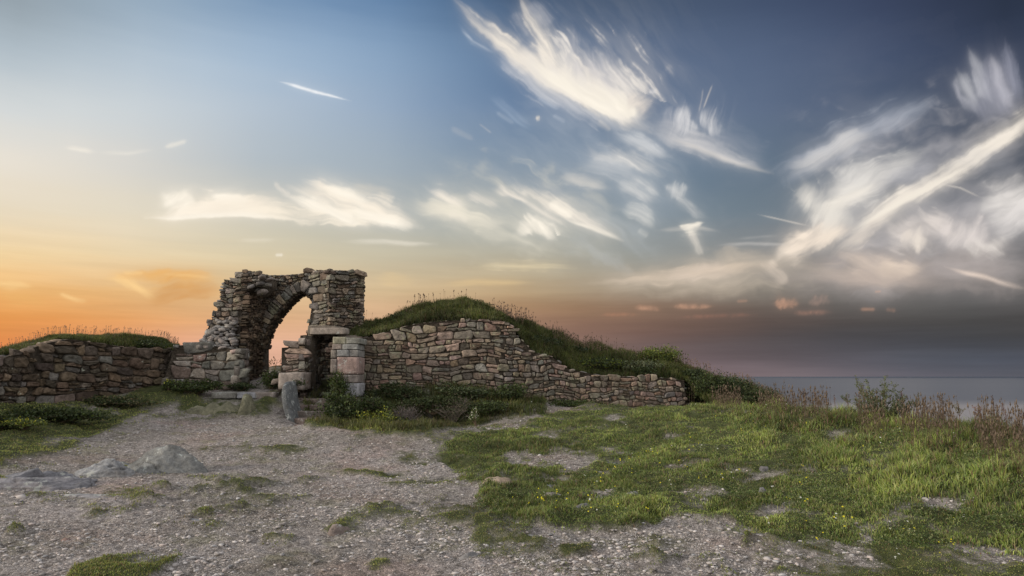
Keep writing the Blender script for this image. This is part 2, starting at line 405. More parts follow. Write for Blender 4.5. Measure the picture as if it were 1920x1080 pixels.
    ([(890, 500), (960, 496), (1080, 504)], 7, 6, .38, -2, 120, 5, .5, (232, 214, 176)), ([(820, 534), (900, 528), (1000, 530)], 6, 6, .35, 0, 140, 5, .5, (236, 204, 150)), ([(700, 520), (780, 530)], 8, 8, .18, 0, 90, 8, .5, (236, 204, 150)),
    ([(1110, 530), (1200, 520), (1290, 508), (1380, 500), (1440, 498)], 6, 12, .45, 6, 120, 7, .5, (226, 206, 184)),
    ([(1240, 520), (1320, 506), (1400, 510)], 10, 12, .30, 5, 90, 9, .6, (222, 204, 188)),
    # right side swirl
    ([(1780, 190), (1680, 222), (1590, 255), (1520, 290), (1470, 330), (1475, 352)], [12, 18, 20, 18, 16, 5], [14, 18, 20, 22, 26, 10], .42, 27, 170, 13, .45, (190, 194, 204)),
    ([(1640, 250), (1570, 275), (1510, 305), (1480, 335)], 12, 18, .45, 30, 130, 11, .5, (222, 218, 214)),
    ([(1505, 335), (1520, 380), (1560, 405), (1610, 415)], [8, 24, 30, 14], [10, 20, 24, 14], .62, 60, 80, 12, .45, (232, 226, 216)),
    ([(1540, 370), (1580, 350), (1650, 330), (1700, 300), (1740, 280)], [18, 22, 22, 14, 10], [26, 28, 28, 16, 10], .62, 24, 130, 13, .45, (226, 222, 216)),
    ([(1530, 385), (1570, 375), (1620, 355), (1650, 350)], 14, 16, .65, 18, 80, 12, .4, (242, 234, 222)),
    ([(1660, 350), (1720, 330), (1760, 320)], 18, 16, .30, 20, 120, 12, .5, (190, 190, 196)),
    # crown of streaks at the right
    ([(1790, 140), (1800, 180), (1835, 212)], 5, 7, .50, -68, 110, 9, .3, (182, 182, 190)), ([(1795, 130), (1812, 165), (1835, 205)], 8, 8, .60, -66, 110, 9, .3, (196, 196, 200)), ([(1812, 85), (1832, 125), (1845, 170), (1868, 198)], [2, 7, 9, 8], [2, 7, 9, 6], .62, -72, 120, 8, .3, (190, 190, 196)),
    ([(1856, 100), (1868, 140), (1880, 185), (1905, 200)], [3, 11, 11, 6], [3, 9, 9, 6], .62, -78, 120, 8, .3, (196, 194, 200)), ([(1888, 70), (1892, 130), (1912, 195)], [4, 10, 12], [5, 10, 12], .38, -84, 120, 9, .4, (160, 162, 178)),
    ([(1810, 190), (1850, 205), (1920, 200)], 24, 14, .35, -70, 80, 10, .4, (160, 160, 172)), ([(1840, 150), (1900, 150)], 34, 34, .28, -75, 110, 10, .4, (165, 165, 178)),
    # big diagonal contrail
    ([(2000, 190), (1920, 235), (1850, 282), (1780, 328), (1700, 372), (1630, 415), (1570, 450)], [22, 18, 17, 15, 14, 12, 8], [14, 13, 12, 11, 11, 9, 5], .92, 31, 150, 9, .38, CRM),
    ([(1800, 318), (1700, 374), (1600, 430)], 5, 5, .8, 31, 150, 5, .2, WRM),
    ([(1600, 425), (1540, 445), (1480, 468), (1446, 490)], [12, 16, 16, 8], [8, 12, 14, 10], .88, 30, 60, 12, .38, (246, 230, 212)),
    ([(1446, 482), (1450, 505), (1478, 528)], 5, 12, .38, -40, 50, 8, .4, (240, 222, 204)),
    ([(1690, 385), (1640, 415), (1600, 445), (1560, 470)], 6, 12, .45, 35, 90, 8, .5, (232, 220, 206)),
    # right bank
    ([(1660, 420), (1700, 430), (1760, 420), (1800, 415)], 20, 30, .52, -30, 60, 13, .6, (224, 214, 206)), ([(1700, 430), (1712, 445), (1740, 455)], 14, 14, .55, 80, 40, 12, .5, (238, 226, 212)),
    ([(1760, 455), (1800, 440), (1860, 450)], 22, 16, .55, 60, 50, 12, .55, (226, 216, 210)), ([(1830, 400), (1880, 380), (1960, 360)], 26, 24, .62, 22, 90, 13, .5, (232, 226, 220)),
    ([(1850, 430), (1900, 410), (1960, 400)], 26, 26, .55, 30, 70, 13, .55, (226, 220, 216)), ([(1800, 460), (1860, 465), (1890, 445)], 10, 14, .5, -35, 50, 9, .5, (230, 222, 214)), ([(1740, 300), (1830, 290), (1920, 330)], 16, 16, .12, 10, 100, 14, .5, GRY),
    ([(1560, 470), (1620, 490), (1690, 520)], [8, 20, 8], [10, 20, 8], .50, -20, 70, 10, .5, (218, 200, 184)), ([(1640, 505), (1690, 515), (1730, 500)], 14, 7, .62, -15, 50, 9, .4, (236, 216, 196)), ([(1500, 500), (1600, 520), (1760, 525)], 16, 12, .38, -3, 120, 8, .5, (190, 174, 162)),
    ([(1700, 470), (1800, 500), (1940, 500)], 22, 20, .35, 0, 120, 12, .6, (176, 168, 166)),
    ([(1770, 500), (1810, 512), (1850, 520), (1930, 545)], [3, 5, 5, 6], [3, 5, 5, 5], .72, -14, 60, 5, .35, (240, 220, 204)),
    ([(1420, 402), (1465, 412), (1520, 424)], 1.5, 2, .5, -12, 60, 3, .2, CRM), ([(1764, 345), (1800, 352), (1842, 372)], 1.5, 2, .5, -15, 60, 3, .2, CRM), ([(1340, 461), (1400, 457), (1480, 458)], 3, 4, .35, 2, 90, 4, .4, (215, 210, 205)),
    ([(1380, 448), (1460, 442)], 3, 3, .2, 2, 90, 4, .4, (215, 210, 205)),
    # pink scraps
    ([(1190, 578), (1240, 580)], 6, 4, .31, 75, 10, 8, .75, PNK), ([(1255, 575), (1340, 574)], 6, 4, .34, 75, 10, 9, .8, PNK), ([(1450, 570), (1498, 570)], 8, 5, .38, 75, 12, 9, .7, PNK), ([(1380, 565), (1402, 564)], 3, 3, .31, 0, 30, 6, .4, PNK),
    ([(1515, 568), (1560, 568)], 8, 5, .21, 75, 12, 9, .8, (190, 156, 140)), ([(1480, 586), (1560, 586)], 5, 5, .23, 75, 12, 8, .8, (200, 150, 128)), ([(1612, 580), (1642, 580)], 4, 4, .37, 10, 20, 7, .4, PNK), ([(1660, 580), (1680, 582)], 5, 4, .15, 75, 12, 8, .6, PNK),
    ([(1270, 594), (1420, 590)], 4, 4, .18, 75, 12, 9, .8, (190, 130, 108)), ([(1640, 547), (1652, 546)], 2, 2, .37, 10, 20, 4, .2, PNK), ([(1120, 590), (1200, 590)], 4, 4, .18, 60, 15, 8, .8, (200, 140, 110)),
]


def cloud_field(PX, PY):
    D = np.zeros(PX.shape); Cc = np.zeros(PX.shape + (3,))
    wx = fbm(PX / 70, PY / 70, oct=3, seed=201) * 16 + fbm(PX / 22, PY / 22, oct=3, seed=203) * 7
    wy = fbm(PX / 70, PY / 70, oct=3, seed=205) * 16 + fbm(PX / 22, PY / 22, oct=3, seed=207) * 7
    for si, (pts, wl, wr, gain, fa, flen, fwid, con, colr) in enumerate(ST_):
        pts = np.array(pts, float); n_ = len(pts)
        wl = np.interp(np.linspace(0, 1, n_), np.linspace(0, 1, len(wl)), wl) if isinstance(wl, list) else np.full(n_, float(wl))
        wr = np.interp(np.linspace(0, 1, n_), np.linspace(0, 1, len(wr)), wr) if isinstance(wr, list) else np.full(n_, float(wr))
        mx = max(wl.max(), wr.max()) * 4.2 + 14
        bb = (PX > pts[:, 0].min() - mx) & (PX < pts[:, 0].max() + mx) & (PY > pts[:, 1].min() - mx) & (PY < pts[:, 1].max() + mx)
        if not bb.any(): continue
        k_ = min(1.0, (max(wl.max(), wr.max()) / 14) ** 1.5)
        x, y = PX[bb] + wx[bb] * k_, PY[bb] + wy[bb] * k_
        best = np.full(x.shape, 1e9); T = np.zeros(x.shape); Sg = np.zeros(x.shape); W1 = np.ones(x.shape); tot = np.r_[0, np.cumsum(np.linalg.norm(np.diff(pts, axis=0), axis=1))]
        for i in range(n_ - 1):
            a, b_ = pts[i], pts[i + 1]; d_ = b_ - a; L2 = d_ @ d_; t = np.clip(((x - a[0]) * d_[0] + (y - a[1]) * d_[1]) / L2, 0, 1)
            ex, ey = x - a[0] - t * d_[0], y - a[1] - t * d_[1]; dist = np.hypot(ex, ey); dx_ = 1 if d_[0] >= 0 else -1
            up = (ex * d_[1] - ey * d_[0]) * dx_ * 1.0          # positive on the upper side
            w_ = np.where(up > 0, wl[i] + (wl[i + 1] - wl[i]) * t, wr[i] + (wr[i + 1] - wr[i]) * t)
            q = dist / w_; m_ = q < best; best[m_] = q[m_]; T[m_] = ((tot[i] + t * (tot[i + 1] - tot[i])) / tot[-1])[m_]
        sm = lambda v: v * v * (3 - 2 * v)
        thin = max(wl.max(), wr.max()) < 7
        soft = 1 + (.35 if thin else .75) * np.clip(T * 5, 0, 1) * np.clip((1 - T) * 5, 0, 1)      # strokes thin out towards both ends
        er = fbm(x / 26, y / 26, oct=4, seed=700 + si) * (.35 if thin else 1.15)
        big = min(1.0, mx / 50)
        sm = lambda v: v * v * (3 - 2 * v)
        fr = R(fa); u = x * math.cos(fr) - y * math.sin(fr); v = x * math.sin(fr) + y * math.cos(fr); v = v + fbm(u / 60, v / 40, oct=3, seed=950 + si) * fwid * 1.8
        nz = fbm(u / flen, v / fwid, oct=5, seed=300 + si, g=.55) * 2.2
        er = er - (0 if thin else 1.1) * con * nz
        prof = np.exp(-(best * np.maximum(1 + er, .42) / ((.80 - .10 * big) * soft)) ** 2 * 1.15) - .02
        ef = 3.0 if tot[-1] > 60 else 6.0
        prof *= np.exp(-np.clip(best - 1.5, 0, None) ** 2 * 1.6)
        prof *= (.2 + .8 * sm(np.clip(T * ef, 0, 1))) * (.2 + .8 * sm(np.clip((1 - T) * ef, 0, 1)))
        n2 = fbm(u / flen * 2.2 + 40, v / fwid * 2.6, oct=3, seed=500 + si) * 1.4
        d = prof * np.clip(1.05 + con * (1.25 * nz + .5 * n2), .04, 2.2) + con * .22 * nz * np.clip(prof * 2.5, 0, 1)
        d = np.clip(d * gain * np.clip(prof * 3, 0, 1), 0, .97)
        if not thin:
            halo = np.exp(-(best / 1.9) ** 2) * np.clip((640 - y) / 60, 0, 1) * sm(np.clip(T * 4 + .15, 0, 1)) * sm(np.clip((1 - T) * 4 + .15, 0, 1))
            hn = np.clip(.42 + fbm(u / (flen * .9) + 9, v / (fwid * 1.5), oct=5, seed=88, g=.6) * 2.6, 0, 1.3)
            d = 1 - (1 - d) * (1 - np.clip(halo * hn * min(gain, .8) * .40, 0, .6))
        cc = np.array([lin(q) for q in colr]) * (1 + .10 * nz[:, None])
        if pts[:, 1].mean() < 545: d = d * sm(np.clip((585 - y) / 60, 0, 1))
        D0 = D[bb]; Dn = 1 - (1 - D0) * (1 - d); Cc[bb] = (Cc[bb] * (D0 * (1 - d))[:, None] + cc * d[:, None]) / np.maximum(Dn, 1e-6)[:, None]; D[bb] = Dn
    return D, Cc


na_, ne_ = 1200, 460
cz, ce = np.meshgrid(np.radians(np.linspace(-44, 44, na_)), np.radians(np.linspace(.35, 34, ne_)))
cdx, cdy, cdz = np.cos(ce) * np.sin(cz), np.cos(ce) * np.cos(cz), np.sin(ce)
cf = cdy * CT + cdz * ST; cu_ = -cdy * ST + cdz * CT
cD, cC = cloud_field(960 + F * cdx / cf, 540 - F * cu_ / cf)


def _blur(A, sg):
    r_ = int(sg * 2.6); kx_ = np.exp(-.5 * (np.arange(-r_, r_ + 1) / sg) ** 2); kx_ /= kx_.sum()
    for ax in (0, 1):
        pd = [(0, 0)] * A.ndim; pd[ax] = (r_, r_); B = np.pad(A, pd, mode='edge'); o = 0
        for i_, w_ in enumerate(kx_): o = o + w_ * np.take(B, np.arange(i_, i_ + A.shape[ax]), axis=ax)
        A = o
    return A


PM = np.concatenate([cC * cD[..., None], cD[..., None]], -1)
PM = PM * .74 + _blur(PM, 3.5) * .24 + _blur(PM, 11) * .20           # thin veils around the bright fibres
cD = np.clip(PM[..., 3], 0, .97); cC = PM[..., :3] / np.maximum(PM[..., 3:], 1e-5)
edge_ = np.clip((44 - np.abs(np.degrees(cz))) / 3, 0, 1) * np.clip((34 - np.degrees(ce)) / 2.5, 0, 1); cD = cD * edge_
cid = np.arange(na_ * ne_).reshape(ne_, na_); cq = np.stack([cid[:-1, :-1], cid[:-1, 1:], cid[1:, 1:], cid[1:, :-1]], -1).reshape(-1, 4)
ck = (cD.ravel()[cq].max(1) > .004); cq = cq[ck]; used = np.unique(cq); remap = np.zeros(na_ * ne_, np.int64); remap[used] = np.arange(len(used)); cq = remap[cq]
m = bpy.data.materials.new('cirrus'); m.use_nodes = True; m.node_tree.nodes.clear(); n = NT(m.node_tree)
ca_ = n.new('ShaderNodeAttribute'); ca_.attribute_name = 'Col'; cb_ = n.new('ShaderNodeAttribute'); cb_.attribute_name = 'cover'
em = n.new('ShaderNodeEmission'); n.l.new(ca_.outputs['Color'], em.inputs[0]); tr = n.new('ShaderNodeBsdfTransparent')
mx = n.new('ShaderNodeMixShader'); n.l.new(cb_.outputs['Fac'], mx.inputs[0]); n.l.new(tr.outputs[0], mx.inputs[1]); n.l.new(em.outputs[0], mx.inputs[2])
o_ = n.new('ShaderNodeOutputMaterial'); n.l.new(mx.outputs[0], o_.inputs[0]); m.cycles.emission_sampling = 'NONE'
tag(mesh_np('clouds', (np.stack([cdx, cdy, cdz], -1).reshape(-1, 3) * 60000)[used], [cq], m, None, cC.reshape(-1, 3)[used], True, {'cover': cD.ravel()[used]}), kind='structure')
print('cloud faces', len(cq))

# ------------------------------------------------------------------ ground shape
CP = [(-500, 1080, 5.9), (0, 1080, 5.9), (480, 1080, 5.9), (960, 1080, 5.9), (1440, 1080, 5.9), (1920, 1080, 5.9), (2500, 1080, 5.8),
      (0, 1000, 7.15), (480, 1000, 7.2), (960, 1000, 7.15), (1300, 1000, 7.1), (1600, 1000, 6.95), (1920, 1000, 6.8),
      (0, 900, 9.5), (480, 900, 10), (800, 905, 9.9), (1020, 930, 8.9), (1130, 930, 8.7), (1440, 900, 9.2), (1920, 900, 8.0),
      (0, 850, 11.4), (480, 850, 12.3), (820, 850, 12.4), (1200, 850, 11.9), (1600, 850, 10.1),
      (250, 806, 13.9), (500, 800, 15.0), (620, 807, 15.5), (750, 813, 15.4), (860, 808, 15.5), (960, 793, 15.9),
      (0, 800, 12.9), (-300, 820, 10.5), (-400, 760, 11.5), (60, 766, 14.5), (150, 772, 15.0), (330, 745, 16.8), (400, 781, 15.7), (500, 782, 15.7), (320, 718, 17.8),
      (1050, 772, 17.0), (1150, 768, 17.4), (1285, 766, 18.0), (1200, 766, 18.5), (1000, 756, 17.9), (1400, 768, 16.0),
      (1480, 778, 14.2), (1660, 798, 12.0), (1800, 822, 10.6), (1920, 850, 9.8), (2300, 900, 8.6),
      (445, 738, 17.3), (540, 742, 17.1), (545, 714, 18.8), (540, 694, 21.5), (540, 690, 26), (400, 712, 19),
      (700, 752, 17.2), (800, 738, 17.7), (900, 730, 17.9), (800, 718, 18.6), (900, 720, 18.6), (690, 745, 18.3), (960, 745, 18.2)]
P3 = [at(*c) for c in CP]
P3 += [np.array(q) for q in ((at(640, 800, 16.3)[0], 16.3, -1.75), (at(720, 800, 16.4)[0], 16.4, -1.8), (at(800, 800, 16.4)[0], 16.4, -1.7), (at(860, 800, 16.5)[0], 16.5, -1.35))]
P3 += [np.array(q) for q in ((-6, 2, -1.65), (0, 2, -1.65), (6, 2, -1.65), (-12, 30, .3), (0, 30, .3), (12, 30, -.5), (-25, 20, -.3), (-14, 4, -1.5), (14, 4, -1.3), (0, -3, -1.65))]
P3 = np.array(P3)


def _U(r): return r * r * np.log(r + 1e-9)


_n = len(P3); _K = _U(np.hypot(P3[:, None, 0] - P3[None, :, 0], P3[:, None, 1] - P3[None, :, 1])) + np.eye(_n) * .05
_P = np.c_[np.ones(_n), P3[:, :2]]; _A = np.block([[_K, _P], [_P.T, np.zeros((3, 3))]])
_w = np.linalg.solve(_A, np.r_[P3[:, 2], 0, 0, 0])
CR_R = [-9, .22, .30, .41, .55, .75, 1.0, 2.0]; CR_Y = [27, 24, 17.5, 14.4, 12.3, 10.0, 8.9, 7]


def ground(x, y):
    x = np.asarray(x, float); y = np.asarray(y, float); shp = x.shape; xf = np.clip(x.ravel(), -26, 26); yf = np.clip(y.ravel(), -4, 30)
    z = np.zeros(len(xf))
    for i in range(0, len(xf), 40000):
        a, b_ = xf[i:i + 40000], yf[i:i + 40000]
        z[i:i + 40000] = _U(np.hypot(a[:, None] - P3[None, :, 0], b_[:, None] - P3[None, :, 1])) @ _w[:_n] + _w[_n] + _w[_n + 1] * a + _w[_n + 2] * b_
    z = z.reshape(shp)
    r = x / np.maximum(y, .5); yc = np.interp(r, CR_R, CR_Y)
    dr = np.clip(y - yc - .3, 0, None)
    z = z - .45 * dr ** 1.35
    return np.maximum(z, -58)


def proj(V):
    V = np.asarray(V, float)
    f = V[..., 1] * CT + V[..., 2] * ST; u = -V[..., 1] * ST + V[..., 2] * CT
    f = np.maximum(f, .05)
    return 960 + F * V[..., 0] / f, 540 - F * u / f


def inpoly(px, py, poly):
    px = np.asarray(px, float); py = np.asarray(py, float)
    ins = np.zeros(px.shape, bool); n_ = len(poly)
    for i in range(n_):
        x1, y1 = poly[i]; x2, y2 = poly[(i + 1) % n_]
        if y1 == y2: continue
        c = ((y1 > py) != (y2 > py)) & (px < (x2 - x1) * (py - y1) / (y2 - y1) + x1)
        ins ^= c
    return ins


def polydist(px, py, poly):
    """signed distance in px, positive inside"""
    px = np.asarray(px, float); py = np.asarray(py, float); best = np.full(px.shape, 1e9); n_ = len(poly)
    for i in range(n_):
        x1, y1 = poly[i]; x2, y2 = poly[(i + 1) % n_]; ddx, ddy = x2 - x1, y2 - y1
        t = np.clip(((px - x1) * ddx + (py - y1) * ddy) / (ddx * ddx + ddy * ddy + 1e-9), 0, 1)
        best = np.minimum(best, np.hypot(px - x1 - t * ddx, (py - y1 - t * ddy) * 2.2))
    return np.where(inpoly(px, py, poly), best, -best)


G_RIGHT = [(900, 806), (985, 794), (1000, 782), (1000, 765), (1300, 755), (1500, 740), (2600, 700), (2700, 1060), (1920, 1035), (1700, 1026), (1500, 1014), (1350, 975), (1250, 965), (1200, 1000),
           (1100, 1000), (1010, 992), (940, 975), (890, 945), (880, 915), (850, 890), (815, 850), (850, 822)]
G_LEFT = [(-600, 740), (0, 740), (330, 700), (345, 748), (300, 768), (200, 805), (130, 840), (60, 862), (-600, 930)]
G_DITCH = [(560, 700), (1020, 700), (1030, 775), (960, 788), (880, 803), (800, 812), (735, 812), (640, 806), (570, 800)]
G_PATCH = [[(120, 1090), (150, 1055), (240, 1030), (330, 1022), (350, 1040), (300, 1075), (250, 1100)],
           [(675, 897), (700, 885), (750, 882), (745, 895), (700, 902)],
           [(190, 925), (230, 905), (300, 895), (330, 915), (280, 935), (200, 940)],
           [(0, 945), (60, 935), (150, 955), (60, 975), (0, 970)],
           [(365, 838), (480, 828), (620, 842), (560, 865), (400, 868)],
           [(225, 868), (300, 866), (330, 880), (300, 890), (235, 884)], [(690, 1055), (720, 1045), (730, 1058), (700, 1064)], [(10, 985), (40, 980), (50, 1000), (10, 1005)],
           [(1210, 1045), (1290, 1030), (1300, 1048), (1240, 1060)], [(1310, 1015), (1420, 1005), (1400, 1030), (1330, 1040)],
           [(330, 745), (520, 745), (515, 778), (400, 780), (330, 770)], [(500, 660), (600, 660), (600, 742), (500, 742)],
           [(1040, 1030), (1110, 1022), (1120, 1035), (1060, 1050)], [(600, 995), (640, 985), (660, 1000), (620, 1005)]]
G_BARE = [[(945, 850), (1000, 838), (1110, 846), (1125, 868), (1080, 882), (960, 880)], [(1285, 985), (1370, 972), (1395, 1000), (1380, 1090), (1270, 1090)],
          [(1560, 1010), (1660, 1005), (1640, 1030), (1580, 1035)]]


def grassmask(x, y, z):
    px, py = proj(np.stack([x, y, z], -1))
    d = polydist(px, py, G_RIGHT)
    m_ = np.clip(.5 + d / 44, 0, 1)
    m_ = np.maximum(m_, np.clip(.5 + polydist(px, py, G_LEFT) / 30, 0, 1) * 1.05)
    m_ = np.maximum(m_, np.clip(.5 + polydist(px, py, G_DITCH) / 12, 0, 1))
    for i, g in enumerate(G_PATCH):
        m_ = np.maximum(m_, np.clip(.5 + polydist(px, py, g) / 26, 0, 1) * (.5 if i in (3, 4, 2) else .9))
    for g in G_BARE: m_ = m_ * (1 - .5 * np.clip(.5 + polydist(px, py, g) / 14, 0, 1))
    low = (px > 1050) & (py > 985)
    patchy = np.clip((px - 1050) / 500, 0, 1) * .78
    m_ = np.where(low, np.maximum(m_, patchy), m_)
    nz = fbm(x * 1.7, y * 1.7, oct=6, seed=3, g=.7) * 2.3
    near_ = np.clip(.5 + polydist(px, py, G_RIGHT) / 420, 0, .34) + np.clip(.5 + polydist(px, py, G_LEFT) / 300, 0, .3) + np.clip(fbm(x * .5 + 3, y * .5, oct=2, seed=8) * 1.6, -.1, .3)
    m_ = np.maximum(m_, np.clip(near_ + .05, 0, .47))
    out = np.clip((m_ + nz - .42) / .5, 0, 1)
    return np.where(m_ < .02, 0, out)


def ground_detail(x, y, g):
    b1 = fbm(x * .9, y * .9, oct=3, seed=11) * .20 * g            # hummocks under turf
    b2 = fbm(x * 3.2, y * 3.2, oct=4, seed=12) * (.14 * g + .035)
    b3 = np.abs(fbm(x * 6, y * 6, oct=4, seed=13, g=.65)) * .10 * (1 - .7 * g)
    return b1 + b2 - b3 + g * .035


na, nr = 620, 760
az_ = np.radians(np.linspace(-80, 72, na)); rr_ = np.concatenate([np.geomspace(1.2, 30, nr - 40), np.geomspace(30.4, 400, 40)])
AA, RR = np.meshgrid(az_, rr_); GX = RR * np.sin(AA); GY = RR * np.cos(AA) - .8
GZ = ground(GX, GY); GG = grassmask(GX, GY, GZ)
GZ2 = GZ + ground_detail(GX, GY, GG) * np.clip(1 - (RR - 28) / 4, 0, 1)
idx = np.arange(na * nr).reshape(nr, na)
quads = np.stack([idx[:-1, :-1], idx[:-1, 1:], idx[1:, 1:], idx[1:, :-1]], -1).reshape(-1, 4)[:, ::-1]
m, n, b = mat('gravel_and_turf'); p = wpos(n)
ga = n.new('ShaderNodeAttribute'); ga.attribute_name = 'grass'; ga = ga.outputs['Fac']
vo = n.new('ShaderNodeTexVoronoi'); vo.inputs['Scale'].default_value = 58; n.put(vo.inputs['Vector'], n.vm('ADD', p, n.vm('SCALE', n.noise(p, 9, 3, color=True), sc=.08)))
vs = n.sep(vo.outputs['Color'])
n1 = n.noise(p, 1.2, 6, .6); n2 = n.noise(p, 22, 6, .7); n3 = n.noise(p, 90, 3, .7)
grav = n.ramp(vs[0], [(0, (.16, .148, .145, 1)), (.35, (.30, .282, .278, 1)), (.7, (.41, .39, .385, 1)), (1, (.55, .52, .51, 1))])
grav = n.mix(n.mr(vo.outputs['Distance'], .1, .55, 0, .5), grav, (.12, .105, .10, 1))
tintn = n.noise(p, .6, 5, .6)
grav = n.mix(n.mr(tintn, .50, .68, 0, .55), grav, n.mix(1.0, grav, (.95, .74, .66, 1), 'MULTIPLY'))
moss = n.noise(p, 1.7, 6, .7)
grav = n.mix(n.mr(moss, .50, .66, 0, .5), grav, (.15, .155, .08, 1))
grav = n.mix(1.0, grav, (1.32, 1.32, 1.29, 1), 'MULTIPLY')
grav = n.mix(n.mr(n2, .35, .7, .5, 0), grav, (.06, .052, .047, 1))
clod = n.noise(p, 9, 6, .75); grav = n.mix(n.mr(clod, .38, .52, .75, 0), grav, (.075, .066, .058, 1))
wide = n.noise(p, .35, 4, .6); grav = n.mix(1.0, grav, n.ramp(wide, [(.35, (.80, .78, .74, 1)), (.65, (1.28, 1.24, 1.26, 1))]), 'MULTIPLY')
turf = n.ramp(n.noise(p, 5, 6, .7), [(.3, (.022, .026, .010, 1)), (.55, (.055, .065, .022, 1)), (.75, (.12, .11, .05, 1))])
n.l.new(n.mix(ga, grav, turf), b.inputs['Base Color'])
bump(n, b, n.m('ADD', n.m('ADD', n.m('MULTIPLY', vo.outputs['Distance'], -.5), n.m('MULTIPLY', n2, .9)), n.m('MULTIPLY', n3, .35)), 1.0, .035)
M_GROUND = m
V = np.stack([GX, GY, GZ2], -1).reshape(-1, 3)
tag(mesh_np('ground', V, [quads], M_GROUND, smooth=True, extra={'grass': GG.ravel()}), kind='structure')


def gz(x, y):
    """finished ground height at points"""
    x = np.atleast_1d(np.asarray(x, float)); y = np.atleast_1d(np.asarray(y, float)); z = ground(x, y); g = grassmask(x, y, z)
    return z + ground_detail(x, y, g), g


# ------------------------------------------------------------------ sea
m, n, b = mat('sea_water'); p = wpos(n); s_ = n.sep(p)
b.inputs['Roughness'].default_value = .28; b.inputs['Specular IOR Level'].default_value = .27; b.inputs['IOR'].default_value = 1.33
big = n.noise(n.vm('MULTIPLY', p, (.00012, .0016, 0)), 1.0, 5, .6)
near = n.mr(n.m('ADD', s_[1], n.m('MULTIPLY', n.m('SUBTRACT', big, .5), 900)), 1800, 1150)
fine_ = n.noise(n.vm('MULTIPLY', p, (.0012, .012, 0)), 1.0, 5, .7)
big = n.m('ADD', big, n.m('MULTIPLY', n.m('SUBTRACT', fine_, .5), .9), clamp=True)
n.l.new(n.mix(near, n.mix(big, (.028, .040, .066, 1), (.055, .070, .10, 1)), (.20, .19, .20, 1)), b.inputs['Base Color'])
wv = n.noise(n.vm('MULTIPLY', p, (.02, .05, 0)), 1.0, 4, .6)
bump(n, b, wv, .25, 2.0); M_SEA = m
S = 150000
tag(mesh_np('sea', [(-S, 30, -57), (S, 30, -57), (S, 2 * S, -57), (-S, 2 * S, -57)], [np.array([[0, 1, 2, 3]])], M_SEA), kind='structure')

# ------------------------------------------------------------------ masonry
PAL_TAN = [(.33, .27, .215), (.30, .235, .195), (.26, .225, .19), (.36, .30, .25), (.22, .19, .165), (.34, .24, .20), (.28, .26, .23)]
PAL_PINK = [(.36, .27, .245), (.33, .25, .22), (.30, .26, .235), (.38, .29, .26), (.27, .22, .20), (.31, .29, .265)]
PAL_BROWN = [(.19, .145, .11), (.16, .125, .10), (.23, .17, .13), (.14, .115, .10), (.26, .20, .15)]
PAL_GREY = [(.25, .235, .22), (.21, .20, .195), (.29, .265, .245), (.19, .175, .17), (.31, .27, .25)]
PAL_LEFT = [tuple(.78 * c for c in q) for q in PAL_BROWN * 2 + PAL_PINK[4:5] + PAL_GREY[1:2]]
NA = 14
TH = np.linspace(0, 2 * math.pi, NA, endpoint=False)


def stone_rows(w, h, ch, rs, split=.3, ratio=(.8, 2.3)):
    out = []; y = 0
    while y < h:
        rh = ch * rs.uniform(.65, 1.4); x = -rs.uniform(0, rh)
        while x < w:
            sw = rh * rs.uniform(*ratio); t = rs.uniform(0, 1)
            if t < split and rh > ch * .75:
                k = rs.uniform(.35, .65); out.append((x, x + sw, y, y + rh * k)); 
                if rs.uniform(0, 1) < .5: out.append((x, x + sw * .5, y + rh * k, y + rh)); out.append((x + sw * .5, x + sw, y + rh * k, y + rh))
                else: out.append((x, x + sw, y + rh * k, y + rh))
            else: out.append((x, x + sw, y, y + rh))
            x += sw
        y += rh
    return out


